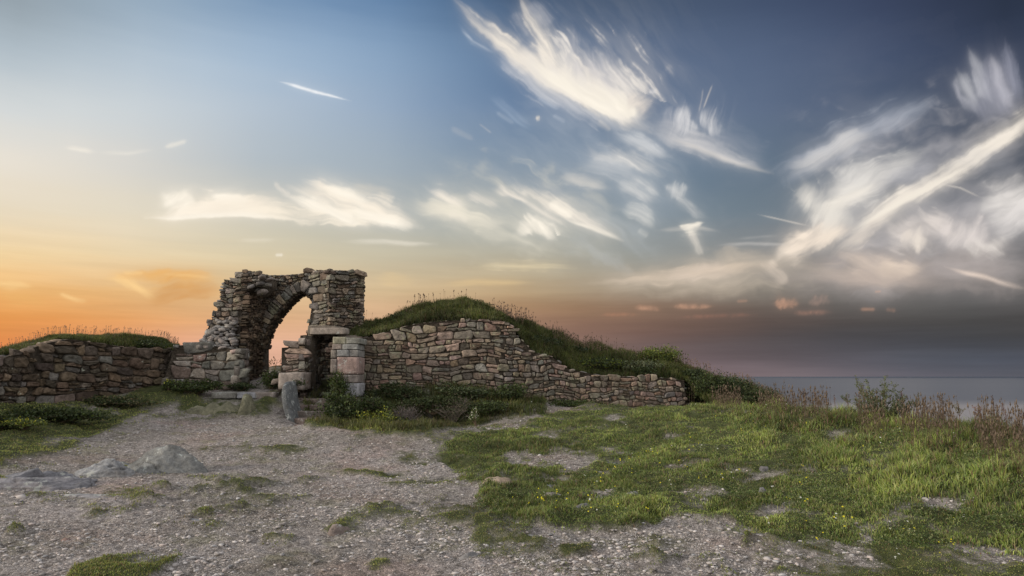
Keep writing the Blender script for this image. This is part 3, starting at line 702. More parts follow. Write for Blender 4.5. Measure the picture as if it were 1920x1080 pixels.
def lay(acc, rects, mapf, keep, rs, pal, warp=.10, gap=.010, prot=.035, rough=.008, squar=3.2, dome=.03, seed=0):
    """rects in (u,v); mapf(u,v,d) -> world; keep(u,v) -> bool for stone centres"""
    if not rects: return
    Rr = np.array(rects); cu = (Rr[:, 0] + Rr[:, 1]) / 2; cv = (Rr[:, 2] + Rr[:, 3]) / 2
    k = keep(cu, cv); Rr = Rr[k]; cu = cu[k]; cv = cv[k]; N = len(Rr)
    if N == 0: return
    hu = (Rr[:, 1] - Rr[:, 0]) / 2 - gap; hv = (Rr[:, 3] - Rr[:, 2]) / 2 - gap; hu = np.maximum(hu, .02); hv = np.maximum(hv, .015)
    squar = squar * 1.7; dome = dome * .45; gap = gap * .6
    e = 2 / squar; ct = np.sign(np.cos(TH)) * np.abs(np.cos(TH)) ** e; st = np.sign(np.sin(TH)) * np.abs(np.sin(TH)) ** e
    g = np.random.default_rng(rs.randrange(1 << 30))
    irr = 1 + (g.random((N, NA)) - .5) * .13
    kx, ky, kz = [(g.random((N, 1)) - .5) * s_ for s_ in (.42, .42, .30)]
    rings = [(1.0, -.16), (1.0, -.03), (.95, .55), (.78, .95), (.4, 1.0)]
    pr = g.random(N) * prot; mn = np.minimum(hu, hv); dm = np.minimum(dome, mn * .5) * (.6 + .8 * g.random(N))
    tu = (g.random(N) - .5) * .22; tv = (g.random(N) - .5) * .22
    Us, Vs, Ds = [], [], []
    for s_, dd in rings:
        a1, b1 = ct[None] * irr * s_, st[None] * irr * s_
        uu = cu[:, None] + hu[:, None] * (a1 * (1 + kx * b1) + kz * b1); vv = cv[:, None] + hv[:, None] * (b1 * (1 + ky * a1))
        depth = (np.full((N, NA), -.10) if dd < -.1 else pr[:, None] + dm[:, None] * dd + (uu - cu[:, None]) * tu[:, None] + (vv - cv[:, None]) * tv[:, None] + (g.random((N, NA)) - .5) * rough * 3.2)
        if dd == -.03: depth = depth - dm[:, None]
        Us.append(uu + (g.random((N, NA)) - .5) * rough); Vs.append(vv + (g.random((N, NA)) - .5) * rough); Ds.append(depth)
    Us.append(cu[:, None]); Vs.append(cv[:, None]); Ds.append((pr + dm)[:, None])
    U_ = np.concatenate(Us, 1); V_ = np.concatenate(Vs, 1); D_ = np.concatenate(Ds, 1)
    wu = fbm(U_ * 1.3, V_ * 1.3, oct=2, seed=seed + 50) * warp * 2.2 + fbm(U_ * 4.5, V_ * 4.5, oct=2, seed=seed + 51) * warp * .9; wv_ = fbm(U_ * 1.3, V_ * 1.3, oct=2, seed=seed + 90) * warp * 2.2 + fbm(U_ * 4.5, V_ * 4.5, oct=2, seed=seed + 91) * warp * .9
    W3 = mapf(U_ + wu, V_ + wv_, D_)
    nv = U_.shape[1]; nrg = len(rings); base = (np.arange(N) * nv)[:, None, None]
    i = np.arange(NA); j = (i + 1) % NA; fq = []
    for r_ in range(nrg - 1):
        fq.append(np.stack([r_ * NA + i, r_ * NA + j, (r_ + 1) * NA + j, (r_ + 1) * NA + i], -1))
    fq = np.concatenate(fq)[None] + base
    ft = np.stack([(nrg - 1) * NA + i, (nrg - 1) * NA + j, np.full(NA, nrg * NA)], -1)[None] + base
    pa = np.array(pal)[g.integers(0, len(pal), N)] * (.45 + .5 * g.random((N, 1))) * (1 + (g.random((N, 3)) - .5) * .08) * np.array([1, .985, .93])
    acc.add(W3.reshape(-1, 3), [fq.reshape(-1, 4), ft.reshape(-1, 3)], np.repeat(pa, nv, 0))


def plane_face(A, B, flip=False):
    """vertical wall plane through plan points A,B (x,y); returns pix->uv and mapf"""
    A = np.array(A, float); B = np.array(B, float); d = (B - A); L = np.linalg.norm(d); d /= L
    nrm = np.array([d[1], -d[0]])
    if nrm @ (-(A + B) / 2) < 0: nrm = -nrm
    if flip: nrm = -nrm
    def uv(px, py):
        r_ = ray(px, py); t = (A @ nrm) / (r_[:2] @ nrm); P = r_ * t
        return (P[:2] - A) @ d, P[2]
    def mapf(u, v, dd):
        return np.stack([A[0] + d[0] * u + nrm[0] * dd, A[1] + d[1] * u + nrm[1] * dd, v + 0 * u], -1)
    return uv, mapf, L


def plan(px, Y, py=690):
    p_ = at(px, py, Y); return (p_[0], p_[1])


def prism(acc, mapf, poly, d0, d1, col=(.1, .08, .06), seg=.22, seed=0):
    """closed solid between depth d0 and d1 over an outline in uv"""
    pts = []
    for i in range(len(poly)):
        a, b_ = np.array(poly[i]), np.array(poly[(i + 1) % len(poly)]); k = max(1, int(np.linalg.norm(b_ - a) / seg))
        for t in range(k): pts.append(a + (b_ - a) * t / k)
    pts = np.array(pts); n_ = len(pts)
    tri = tessellate_polygon([[Vector((p_[0], p_[1], 0)) for p_ in pts]])
    f = mapf(pts[:, 0], pts[:, 1], np.full(n_, d0)); bk = mapf(pts[:, 0], pts[:, 1], np.full(n_, d1))
    i = np.arange(n_); j = (i + 1) % n_; T = np.array(tri)
    acc.add(np.concatenate([f, bk]), [T, T[:, ::-1] + n_, np.stack([i, j, j + n_, i + n_], -1)], col)


ICO = None


def ico():
    global ICO
    if ICO is None:
        import bmesh
        bm = bmesh.new(); bmesh.ops.create_icosphere(bm, subdivisions=2, radius=1)
        bm.verts.ensure_lookup_table()
        v = np.array([q.co[:] for q in bm.verts]); f = np.array([[q.index for q in fc.verts] for fc in bm.faces]); bm.free(); ICO = (v, f)
    return ICO


def lumps(acc, C, S, rs, pal, tilt=.5):
    """angular stones: centres C (n,3), half sizes S (n,3)"""
    v, f = ico(); C = np.asarray(C, float); S = np.asarray(S, float); N = len(C)
    if N == 0: return
    g = np.random.default_rng(rs.randrange(1 << 30))
    vb = np.sign(v) * np.abs(v) ** .62; vb = vb / np.abs(vb).max()
    P = vb[None] * S[:, None, :] * (1 + (g.random((N, len(v), 1)) - .5) * .22)
    a = g.random(N) * math.pi * 2; t = (g.random(N) - .5) * tilt
    c, s = np.cos(t), np.sin(t); P = np.stack([P[..., 0] * c[:, None] - P[..., 2] * s[:, None], P[..., 1], P[..., 0] * s[:, None] + P[..., 2] * c[:, None]], -1)
    a = (a if tilt > .9 else (g.random(N) - .5) * 1.2); c, s = np.cos(a), np.sin(a)
    P = np.stack([P[..., 0] * c[:, None] - P[..., 1] * s[:, None], P[..., 0] * s[:, None] + P[..., 1] * c[:, None], P[..., 2]], -1) + C[:, None]
    pa = np.array(pal)[g.integers(0, len(pal), N)] * (.45 + .5 * g.random((N, 1)))
    fb = f[None] + (np.arange(N) * len(v))[:, None, None]
    acc.add(P.reshape(-1, 3), [fb.reshape(-1, 3)], np.repeat(pa, len(v), 0))


def top_rubble(acc, mapf, line, d0, d1, rs, pal, size=.13, step=.16):
    """loose stones along a broken wall top; line = uv points"""
    C, S = [], []
    for (a, b_) in zip(line, line[1:]):
        a, b_ = np.array(a), np.array(b_); L = np.linalg.norm(b_ - a); k = max(1, int(L / step)); nd = max(1, int(abs(d1 - d0) / (step * 1.15)))
        for i in range(k):
            for q in range(nd):
                t = (i + rs.uniform(.1, .9)) / k; dd = d0 + (d1 - d0) * (q + rs.uniform(.2, .8)) / nd; uv_ = a + (b_ - a) * t
                s_ = size * rs.uniform(.55, 1.25); C.append(mapf(np.array(uv_[0]), np.array(uv_[1] - s_ * .25), np.array(dd))); S.append((s_, s_ * rs.uniform(.7, 1), s_ * rs.uniform(.3, .5)))
    lumps(acc, C, S, rs, pal)


def wall_face(root_acc, core_acc, A, B, polypx, rs, ch, pal, thick=.9, top=None, seed=0, core=True, **kw):
    uv, mapf, L = plane_face(A, B)
    poly = [uv(*q) for q in polypx]; us = [q[0] for q in poly]; vs_ = [q[1] for q in poly]
    rects = [(a + min(us) - .1, b_ + min(us) - .1, c + min(vs_) - .1, d_ + min(vs_) - .1) for a, b_, c, d_ in
             stone_rows(max(us) - min(us) + .3, max(vs_) - min(vs_) + .3, ch, rs, kw.pop('split', .3), kw.pop('ratio', (.8, 2.3)))]
    hole = kw.pop('hole', None)
    lay(root_acc, rects, mapf, lambda u, v: inpoly(u, v, poly) & (True if hole is None else ~hole(u, v)), rs, pal, seed=seed, **kw)
    if core: prism(core_acc, mapf, poly, -.012, -thick)
    if top:
        top_rubble(root_acc, mapf, [uv(*q) for q in top], 0, -thick, rs, pal, size=ch * .5, step=ch * .6)
    return uv, mapf, poly


rs = random.Random(5)
# ---- ruined gateway
gate_loc = at(520, 735, 18.6)
gate = empty('ruined_gateway', gate_loc, 'tall ruined rubble stone gateway with a pointed arch open to the sunset sky', 'ruin')
core = Acc()
YP = 18.3                                     # front of the projecting piers
C1 = plan(453, YP); A0 = plan(365, YP)
a = Acc()
left_poly = [(372, 648), (384, 629), (391, 612), (398, 597), (407, 584), (411, 568), (415, 553), (418, 540), (421, 527), (432, 525), (442, 524), (444, 514), (456, 509), (470, 508), (481, 511),
             (489, 512), (486, 530), (470, 545), (456, 550), (452, 600), (447, 650), (446, 735), (366, 735), (364, 700), (366, 660)]
wall_face(a, core, A0, C1, left_poly, rs, .145, PAL_GREY + PAL_TAN[:3], thick=1.35, seed=1, split=.35, top=[(378, 642), (391, 612), (398, 597), (407, 584), (415, 553), (421, 527), (442, 524), (444, 514), (456, 509), (489, 512)], prot=.07, rough=.012)
# overhanging top stones
_, mf, _ = plane_face(A0, C1)
C = [at(px, py, YP + rs.uniform(-.1, .45)) for px, py in [(452, 520), (464, 518), (478, 520), (492, 520), (458, 535), (470, 538), (480, 545), (492, 548), (500, 535), (505, 525), (488, 532), (445, 530), (474, 528)]]
lumps(a, C, [(rs.uniform(.08, .15), rs.uniform(.12, .2), rs.uniform(.04, .065)) for _ in C], rs, PAL_GREY, tilt=.9)
a.build('left_pier', M_STONE, gate)
# inner side of the left pier: robbed rubble core
a = Acc()
C2 = (C1[0] - .05, 19.75)
uv, mf, L = plane_face(C1, C2)
z0, z1 = uv(470, 738)[1] - .1, uv(470, 540)[1] + .3
rects = [(p_, q_, r_ + z0, s_ + z0) for p_, q_, r_, s_ in stone_rows(L + .1, z1 - z0, .10, rs, .4, (.7, 1.8))]
lay(a, rects, mf, lambda u, v: (u > -.02) & (u < L), rs, PAL_BROWN, warp=.12, prot=.10, rough=.02, squar=2.3, dome=.05, seed=3)
a.build('robbed_inner_face', M_DARK, gate)
# arch wall
a = Acc()
YA = 19.75
AL, AR = plan(485, YA), plan(640, YA)
arch_open = [(490, 700), (490, 655), (496, 630), (504, 611), (516, 592), (532, 573), (549, 556), (566, 546), (574, 551), (583, 560), (591, 576), (596, 605), (598, 640), (598, 700)]
arch_poly = [(440, 735), (440, 516), (470, 514), (500, 516), (519, 516), (545, 515), (563, 513), (580, 510), (598, 507), (630, 507), (648, 508), (648, 735), (598, 735)] + arch_open[::-1] + [(490, 735)]
uvA, mfA, polyA = wall_face(a, core, AL, AR, arch_poly, rs, .115, PAL_GREY[:4] + PAL_TAN[:3] + PAL_BROWN[:2], thick=.62, seed=4, split=.4, top=[(440, 516), (500, 516), (519, 516), (545, 515), (563, 513), (580, 510), (598, 507), (640, 507)], prot=.05, rough=.012, squar=2.6)
a.build('arch_wall', M_STONE, gate)
# voussoirs and intrados
av = Acc(); ai = Acc()
AO = np.array([uvA(*q) for q in arch_open[1:12]])
seg = np.linalg.norm(np.diff(AO, axis=0), axis=1); cum = np.r_[0, np.cumsum(seg)]
fine = np.linspace(0, cum[-1], 60); FU = np.interp(fine, cum, AO[:, 0]); FV = np.interp(fine, cum, AO[:, 1])
for _ in range(2):
    ap = int(np.argmax(FV)); fu, fv = FU.copy(), FV.copy()
    for i in range(1, 59):
        if i != ap: FU[i] = (fu[i - 1] + 2 * fu[i] + fu[i + 1]) / 4; FV[i] = (fv[i - 1] + 2 * fv[i] + fv[i + 1]) / 4
TU, TV = np.gradient(FU), np.gradient(FV); ln = np.hypot(TU, TV); TU /= ln; TV /= ln


def arc_pt(s):
    return np.interp(s, fine, FU), np.interp(s, fine, FV), -np.interp(s, fine, TV), np.interp(s, fine, TU)


def mv(u, v, d):
    x, y, nx, ny = arc_pt(u); return mfA(x + nx * v, y + ny * v, d + .075)


rects = []; s_ = 0
while s_ < cum[-1]:
    w_ = rs.uniform(.10, .17); rects.append((s_, s_ + w_, .0, rs.uniform(.27, .34))); s_ += w_
lay(av, rects, mv, lambda u, v: u > -1, rs, PAL_GREY + PAL_TAN[:2], warp=.005, gap=.008, prot=.03, squar=5, dome=.02)
for o_ in av.V: pass
av.build('voussoirs', M_STONE, gate)


def mi(u, v, d):
    x, y, nx, ny = arc_pt(u); return mfA(x - nx * d, y - ny * d, -v)


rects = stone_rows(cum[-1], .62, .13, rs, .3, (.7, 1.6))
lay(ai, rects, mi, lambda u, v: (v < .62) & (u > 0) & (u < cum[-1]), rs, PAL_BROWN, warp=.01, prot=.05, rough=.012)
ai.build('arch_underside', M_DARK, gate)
# right pier: two faces meeting at a corner
a = Acc()
D1, D2, D3 = plan(581, YP + .15), plan(617, YP - .1), plan(677, YP + .55)
tR = [(583, 512), (600, 506), (617, 507)]
right_poly1 = [(577, 640), (574, 632), (577, 620), (580, 600), (584, 574), (587, 566), (587, 530), (585, 511), (598, 506), (617, 508), (617, 632), (600, 630), (583, 630)]
wall_face(a, core, D1, D2, right_poly1, rs, .16, PAL_TAN + PAL_GREY[:2], thick=1.2, seed=7, split=.3, top=[(583, 511), (598, 506), (617, 508)], prot=.06, rough=.012)
right_poly2 = [(617, 508), (630, 508), (648, 507), (660, 508), (670, 510), (677, 511), (676, 540), (674, 570), (674, 612), (674, 640), (617, 640)]
wall_face(a, core, D2, D3, right_poly2, rs, .125, PAL_BROWN[2:] + PAL_GREY[:2] + PAL_TAN[:4], thick=.45, seed=8, split=.45, top=[(617, 508), (648, 507), (677, 511)], prot=.09, rough=.016, squar=2.5)
# right end face
D4 = plan(675, D3[1] + 1.4)
z0, z1 = at(675, 640, D3[1])[2], at(675, 511, D3[1])[2]
C = []; S = []
zz = z0
while zz < z1 - .03:
    for k in range(4):
        t = k / 3; s_ = rs.uniform(.09, .13); q = (D3[0] + (D4[0] - D3[0]) * t - .10, D3[1] + .08 + (D4[1] - D3[1]) * t, zz); C.append(q); S.append((s_, s_ * 1.2, .055))
    zz += .095
lumps(a, C, S, rs, PAL_TAN + PAL_BROWN, tilt=.2)
a.build('right_pier', M_STONE, gate)
core.build('rubble_core', M_CORE, gate, smooth=False)

# ---- low battered block in front of left pier
blk = empty('stepped_plinth', at(380, 720, 17.6), 'low battered block of squared granite at the foot of the left pier', 'masonry')
a = Acc(); c_ = Acc()
BA, BB = plan(305, 17.6), plan(448, 17.6)
wall_face(a, c_, BA, BB, [(303, 722), (311, 700), (320, 672), (326, 648), (360, 647), (400, 648), (440, 655), (448, 660), (450, 740), (303, 735)], rs, .24, PAL_GREY + PAL_PINK[:3], thick=.68, seed=12, ratio=(1.2, 2.4), top=[(326, 648), (400, 648), (446, 658)], squar=4.5, prot=.03)
# tumbled rubble slope above the block
C = []; S = []
for i in range(150):
    t = rs.random(); px = 372 + 70 * t; py = rs.uniform(max(590, 648 - 90 * t), 656); C.append(at(px, py, 17.8 + (656 - py) * .008 + rs.uniform(0, .1))); s_ = rs.uniform(.05, .11); S.append((s_, s_, s_ * .5))
lumps(a, C, S, rs, PAL_GREY, tilt=1.2)
BL0, BL1 = plan(305, 17.75), plan(322, 19.0)
_, mfs, Ls = plane_face((BB[0], BB[1]), (BB[0] + .01, BB[1] + .72)); _z = at(448, 740, 17.6)[2]
lay(a, [(p_, q_, r_ + _z, s_ + _z) for p_, q_, r_, s_ in stone_rows(.7, 1.15, .22, rs)], mfs, lambda u, v: u < .75, rs, PAL_GREY, seed=33)
a.build('squared_stones', M_ASH, blk); c_.build('rubble_core', M_CORE, blk, smooth=False)

# ---- doorway pier, lintel, pillar
dp = empty('doorway_pier', at(545, 735, 17.2), 'stepped stone pier left of the low doorway, greyish pink blocks', 'masonry')
a = Acc(); c_ = Acc()
E1, E2 = plan(522, 17.1), plan(568, 17.1); E3 = (E2[0] + .005, 18.7)
wall_face(a, c_, E1, E2, [(520, 735), (522, 712), (527, 690), (528, 652), (540, 651), (541, 641), (562, 640), (563, 629), (573, 628), (570, 735)], rs, .17, PAL_PINK + PAL_GREY[:2], thick=1.0, seed=14, ratio=(1.0, 2.8), squar=5, prot=.025, split=.35)
wall_face(a, c_, E2, E3, [(568, 745), (568, 629), (578, 628), (601, 624), (601, 745)], rs, .16, PAL_GREY + PAL_BROWN[:2], thick=.4, seed=15, core=False)
a.build('blocks', M_ASH, dp); c_.build('rubble_core', M_CORE, dp, smooth=False)
# back wall of the doorway; roof and jamb blocks added to shut light out
dw = empty('doorway_recess', at(605, 735, 18.5), 'dark narrow doorway recess above the worn steps', 'doorway')
a = Acc(); c_ = Acc()
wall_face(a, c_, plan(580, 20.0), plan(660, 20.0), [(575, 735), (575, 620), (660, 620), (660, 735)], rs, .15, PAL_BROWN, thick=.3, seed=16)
J1 = plan(628, 17.7); _zt = at(616, 628, 17.8)[2]; _zb = at(616, 740, 17.8)[2]
block_later = (J1, _zt, _zb)
a.build('back_wall', M_DARK, dw); c_.build('rubble_core', M_CORE, dw, smooth=False)


def block(acc, c0, size, rs, col, yaw=0, rough=.012, sub=5, taper=0.0, squar=6):
    """one dressed stone with worn edges"""
    import bmesh
    bm = bmesh.new(); bmesh.ops.create_cube(bm, size=2); bmesh.ops.subdivide_edges(bm, edges=bm.edges[:], cuts=sub + 3, use_grid_fill=True)
    bm.verts.ensure_lookup_table(); v = np.array([q.co[:] for q in bm.verts]); f = np.array([[q.index for q in fc.verts] for fc in bm.faces]); bm.free()
    nn = (np.abs(v) ** 40).sum(1) ** (1 / 40); v = v / nn[:, None]
    P = v * np.array(size) / 2; sd = rs.randrange(1000)
    P = P + np.stack([fbm(P[:, 0] * 4 + k * 9, P[:, 1] * 4, P[:, 2] * 4, 3, sd + k) for k in range(3)], -1) * rough * 4
    P[:, 0] *= 1 - taper * (P[:, 2] / size[2])
    c, s = math.cos(yaw), math.sin(yaw); P = np.stack([P[:, 0] * c - P[:, 1] * s, P[:, 0] * s + P[:, 1] * c, P[:, 2]], -1)
    acc.add(P + np.array(c0), [f], np.array(col) * .68)


ra = Acc(); block(ra, (J1[0] - .40, 18.98, _zt + .13), (.80, 2.2, .24), rs, (.2, .17, .14)); ra.build('roof_light_block', M_DARK, dw)  # passage roof inferred from the dark opening, put in to keep light out
ra = Acc(); block(ra, (J1[0] + .25, 18.9, (_zt + _zb) / 2), (.5, 2.3, _zt - _zb), rs, (.2, .17, .14)); ra.build('jamb_light_block', M_DARK, dw)  # hidden block on the jamb side, put in only to block light
li = Acc(); p0 = at(616, 621, 17.7)
block(li, (p0[0], 17.85, p0[2]), (.92, .5, .17), rs, (.36, .31, .27), rough=.004)
tag(li.build('lintel', M_ASH), 'long flat granite lintel bridging the dark doorway', 'lintel')
pl = empty('granite_pillar', at(652, 755, 17.0), 'pillar of large pink and grey granite blocks right of the doorway', 'pillar')
a = Acc(); YQ = 16.95
for (px0, px1, py0, py1, colr) in [(623, 649, 631, 645, (.34, .33, .25)), (649, 676, 633, 645, (.30, .30, .27)), (622, 641, 645, 656, (.33, .28, .25)), (641, 672, 645, 656, (.30, .30, .29)), (620, 631, 656, 672, (.28, .25, .22)), (620, 631, 672, 700, (.26, .22, .2)), (631, 654, 656, 669, (.33, .33, .33)), (654, 672, 656, 669, (.29, .28, .27)), (631, 672, 669, 702, (.38, .28, .255)),
                                   (630, 643, 702, 718, (.27, .23, .21)), (643, 651, 702, 718, (.25, .22, .2)), (651, 671, 702, 718, (.30, .26, .24)), (629, 672, 718, 744, (.40, .40, .43)), (634, 672, 745, 775, (.30, .22, .2))]:
    q0 = at(px0 + .5, py0 + .4, YQ); q1 = at(px1 - .5, py1 - .4, YQ)
    block(a, ((q0[0] + q1[0]) / 2, YQ + .38, (q0[2] + q1[2]) / 2), (q1[0] - q0[0], .76 + rs.uniform(-.03, .03), q0[2] - q1[2]), rs, colr, rough=.008)
a.build('blocks', M_ASH, pl)
c_ = Acc(); uv, mf, L = plane_face(plan(636, YQ + .06), plan(668, YQ + .06)); prism(c_, mf, [uv(634, 775), uv(668, 775), uv(668, 640), uv(634, 640)], 0, -.6); c_.build('mortar', M_CORE, pl, smooth=False)

# ---- right wall, two runs meeting at a corner
rw = empty('long_retaining_wall', at(850, 725, 18.1), 'long tan rubble wall right of the doorway, its broken top sloping down to the right', 'wall')
WA, WB, WC = plan(622, 17.75), plan(938, 18.1), plan(1287, 19.2)
top1 = [(622, 634), (650, 634), (690, 632), (720, 624), (760, 612), (785, 606), (820, 603), (860, 600), (900, 600), (938, 601)]
a = Acc(); c_ = Acc()
wall_face(a, c_, WA, WB, top1 + [(938, 790), (622, 790)], rs, .17, PAL_TAN * 2 + PAL_PINK + PAL_BROWN[:2], thick=.7, seed=20, split=.45, ratio=(.8, 2.3), prot=.05, squar=3.4, top=None)
uv, mf, _ = plane_face(WA, WB); top_rubble(a, mf, [uv(*q) for q in top1], -.02, -.35, rs, PAL_TAN, size=.11, step=.15)
top2 = [(938, 601), (950, 604), (960, 612), (968, 628), (985, 645), (1000, 660), (1035, 669), (1050, 680), (1062, 691), (1090, 697), (1120, 703), (1150, 706), (1200, 707), (1250, 709), (1283, 713)]
wall_face(a, c_, WB, WC, top2 + [(1286, 740), (1285, 800), (938, 800)], rs, .15, PAL_TAN * 2 + PAL_PINK[:3] + PAL_GREY[:2], thick=.7, seed=23, split=.42, prot=.06, squar=2.8)
uv, mf, _ = plane_face(WB, WC); top_rubble(a, mf, [uv(*q) for q in top2], 0, -.3, rs, PAL_TAN + PAL_GREY, size=.11, step=.15)
uv3, mf3, L3 = plane_face(WC, (WC[0] - .1, WC[1] + 1.2))
a.build('rubble_facing', M_STONE, rw); c_.build('rubble_core', M_CORE, rw, smooth=False)

# ---- left wall
lw = empty('curtain_wall', at(190, 760, 15.8), 'dark rubble curtain wall at the far left with grass growing on its top', 'wall')
LA, LB, LC = plan(-420, 11.2, 700), plan(62, 14.7, 700), plan(326, 18.0, 700)
a = Acc(); c_ = Acc()
tl1 = [(-420, 716), (-250, 708), (-100, 695), (0, 674), (30, 664), (62, 652)]
tl2 = [(62, 652), (90, 643), (130, 636), (150, 638), (190, 644), (240, 652), (290, 657), (322, 657)]
wall_face(a, c_, LA, LB, tl1 + [(62, 800), (-420, 860)], rs, .17, PAL_LEFT, thick=.8, seed=30, prot=.08, rough=.016, squar=2.6, dome=.05, split=.35)
wall_face(a, c_, LB, LC, tl2 + [(322, 740), (62, 800)], rs, .19, PAL_LEFT, thick=.8, seed=31, prot=.08, rough=.014, squar=2.6, dome=.05, split=.35)
for A_, B_, tt in ((LA, LB, tl1), (LB, LC, tl2)):
    uv, mf, _ = plane_face(A_, B_); top_rubble(a, mf, [uv(*q) for q in tt], 0, -.4, rs, PAL_GREY[1:2] + PAL_BROWN, size=.12, step=.18)
a.build('rubble_facing', M_DARK, lw); c_.build('rubble_core', M_CORE, lw, smooth=False)

# ---- steps, parapet stone, kerb ledge
sp = empty('stone_steps', at(580, 800, 15.9), 'worn stone steps climbing to the dark doorway', 'steps')
for i, (px, py, Y, w_) in enumerate([(585, 797, 15.75, 70), (588, 784, 16.1, 72), (588, 771, 16.45, 74), (585, 759, 16.8, 76), (586, 747, 17.15, 70), (598, 736, 17.6, 52)]):
    q = at(px, py, Y); a = Acc(); block(a, (q[0], Y + .3, q[2] - .11), (w_ / F * Y, .62, .22), rs, (.21 + rs.uniform(-.02, .03), .185, .165), rough=.009); a.build('step', M_ASH, sp)


def ribbon_stone(name, pts, depth, rs, col, mt, label, cat):
    """upright stone from an outline in photo pixels at one distance, given real depth and domed face"""
    a = Acc(); pts = np.array([at(*q) for q in pts]); c = pts.mean(0); n_ = len(pts); V = []; F_ = []
    rings = [(1, 0.0, depth), (1.02, 0, depth * .5), (1.0, 0, .05), (.9, 0, -.03), (.6, 0, -.06), (.25, 0, -.07)]
    for s_, _, dy_ in rings:
        P = c + (pts - c) * s_; P[:, 1] += dy_; P += (RNG.random(P.shape) - .5) * .03; V.append(P)
    V.append((c + np.array([0, -.07, 0]))[None]); V = np.concatenate(V); i = np.arange(n_); j = (i + 1) % n_
    for r_ in range(len(rings) - 1): F_.append(np.stack([r_ * n_ + i, r_ * n_ + j, (r_ + 1) * n_ + j, (r_ + 1) * n_ + i], -1))
    a.add(V, [np.concatenate(F_), np.stack([(len(rings) - 1) * n_ + i, (len(rings) - 1) * n_ + j, np.full(n_, len(V) - 1)], -1), ], col)
    o = a.build(name, mt); sb = o.modifiers.new('sub', 'SUBSURF'); sb.levels = sb.render_levels = 1
    return tag(o, label, cat)


bb = Acc(); q0 = at(521, 721, 16.8); q1 = at(569, 698, 16.8); block(bb, ((q0[0] + q1[0]) / 2, 17.15, (q0[2] + q1[2]) / 2 - .06), (q1[0] - q0[0], .7, q1[2] - q0[2] + .12), rs, (.36, .31, .28), rough=.012)
tag(bb.build('base_block', M_ASH), 'large smooth base block under the doorway pier', 'stone')
ribbon_stone('parapet_stone', [(537, 787, 16.1), (529, 768, 16.1), (527, 742, 16.1), (528, 726, 16.1), (532, 714, 16.1), (538, 716, 16.1), (540, 728, 16.1), (541, 744, 16.1), (547, 768, 16.1), (554, 788, 16.1), (555, 808, 16.1), (541, 808, 16.1)], .7, rs, (.12, .128, .135), M_SPOT,
             'curved dark blue-grey stone spotted with white lichen beside the steps', 'stone')
kl = Acc(); q = at(452, 741, 16.75)
for (p0_, p1_, py_, hh, Y_, cc) in [(397, 444, 741, .15, 16.8, (.27, .26, .24)), (445, 478, 742, .14, 16.75, (.36, .36, .39)), (478, 516, 742, .16, 16.8, (.28, .24, .22))]:
    q0 = at(p0_, py_, Y_); q1 = at(p1_, py_, Y_); block(kl, ((q0[0] + q1[0]) / 2, Y_ + .35, q0[2]), (q1[0] - q0[0] + .01, .75, hh), rs, cc, rough=.01)
tag(kl.build('stone_kerb', M_LICH), 'long flat kerb of grey granite slabs across the foot of the arch', 'kerb')
ub = Acc(); q = at(500, 757, 16.9); block(ub, (q[0], 17.25, q[2]), (.42, .6, .22), rs, (.24, .20, .185), rough=.01)
tag(ub.build('shadowed_block', M_ASH), 'squared stone block tucked under the right end of the kerb', 'stone')


# ------------------------------------------------------------------ rocks
_ICOH = {}


def icoh(k):
    if k not in _ICOH:
        import bmesh
        bm = bmesh.new(); bmesh.ops.create_icosphere(bm, subdivisions=k, radius=1); bm.verts.ensure_lookup_table()
        _ICOH[k] = (np.array([q.co[:] for q in bm.verts]), np.array([[q.index for q in fc.verts] for fc in bm.faces])); bm.free()
    return _ICOH[k]


def rock(name, cx, cy, wx, wy, prof, label, seed, colr, mt=M_ROCK, yaw=0, cat='rock', sink=.05, strata=.3, group=None, sub=5, planes=26, tilt=0.0, skew=0.0):
    """boulder cut by random fracture planes, partly buried"""
    v, f = icoh(sub); g = np.random.default_rng(seed); h = max(p_[1] for p_ in prof)
    nrm = g.normal(size=(planes, 3)); nrm[:, 2] = np.abs(nrm[:, 2]) * .9 + .05; nrm /= np.linalg.norm(nrm, axis=1)[:, None]; dd = .62 + .36 * g.random(planes)
    dots = v @ nrm.T; r_ = np.min(np.where(dots > .08, dd[None] / np.maximum(dots, .08), 9), 1); r_ = np.minimum(r_, 1.05)
    P = v * r_[:, None]; P = P / np.abs(P).max(0)
    s1 = fbm(P[:, 0] * 2.2 + seed, P[:, 1] * 2.2, P[:, 2] * 2.2, 4, seed, .6); st_ = np.abs(fbm(P[:, 0] * 1.2 + seed, P[:, 1] * 1.2 + P[:, 0], P[:, 2] * 7, 3, seed + 3)) * strata
    P = P * (1 + s1 * .22 - st_ * .30 + fbm(P[:, 0] * 11, P[:, 1] * 11, P[:, 2] * 11, 4, seed + 9, .65) * .11)[:, None]
    ck = np.abs(fbm(P[:, 0] * .9 + seed * 3, P[:, 1] * 1.0 + P[:, 0] * .8, P[:, 2] * 2.2, 3, seed + 21)); P = P * (1 - .09 * np.clip(1 - ck / .014, 0, 1))[:, None]
    sz = h * 1.5; P = P * np.array([wx * .56, wy * .56, sz]); P[:, 0] += skew * P[:, 2]; P[:, 2] += tilt * P[:, 0]
    c, s = math.cos(yaw), math.sin(yaw); P = np.stack([P[:, 0] * c - P[:, 1] * s, P[:, 0] * s + P[:, 1] * c, P[:, 2]], -1)
    g0, _ = gz([cx], [cy]); P += np.array([cx, cy, float(g0[0]) - h * .45 - sink])
    cc = np.array(colr) * (1 + s1[:, None] * .5) * (1 - .4 * np.clip(1 - ck / .014, 0, 1))[:, None]
    return tag(mesh_np(name, P, [f], mt, None, np.clip(cc, .02, .8), False), label, cat, group)


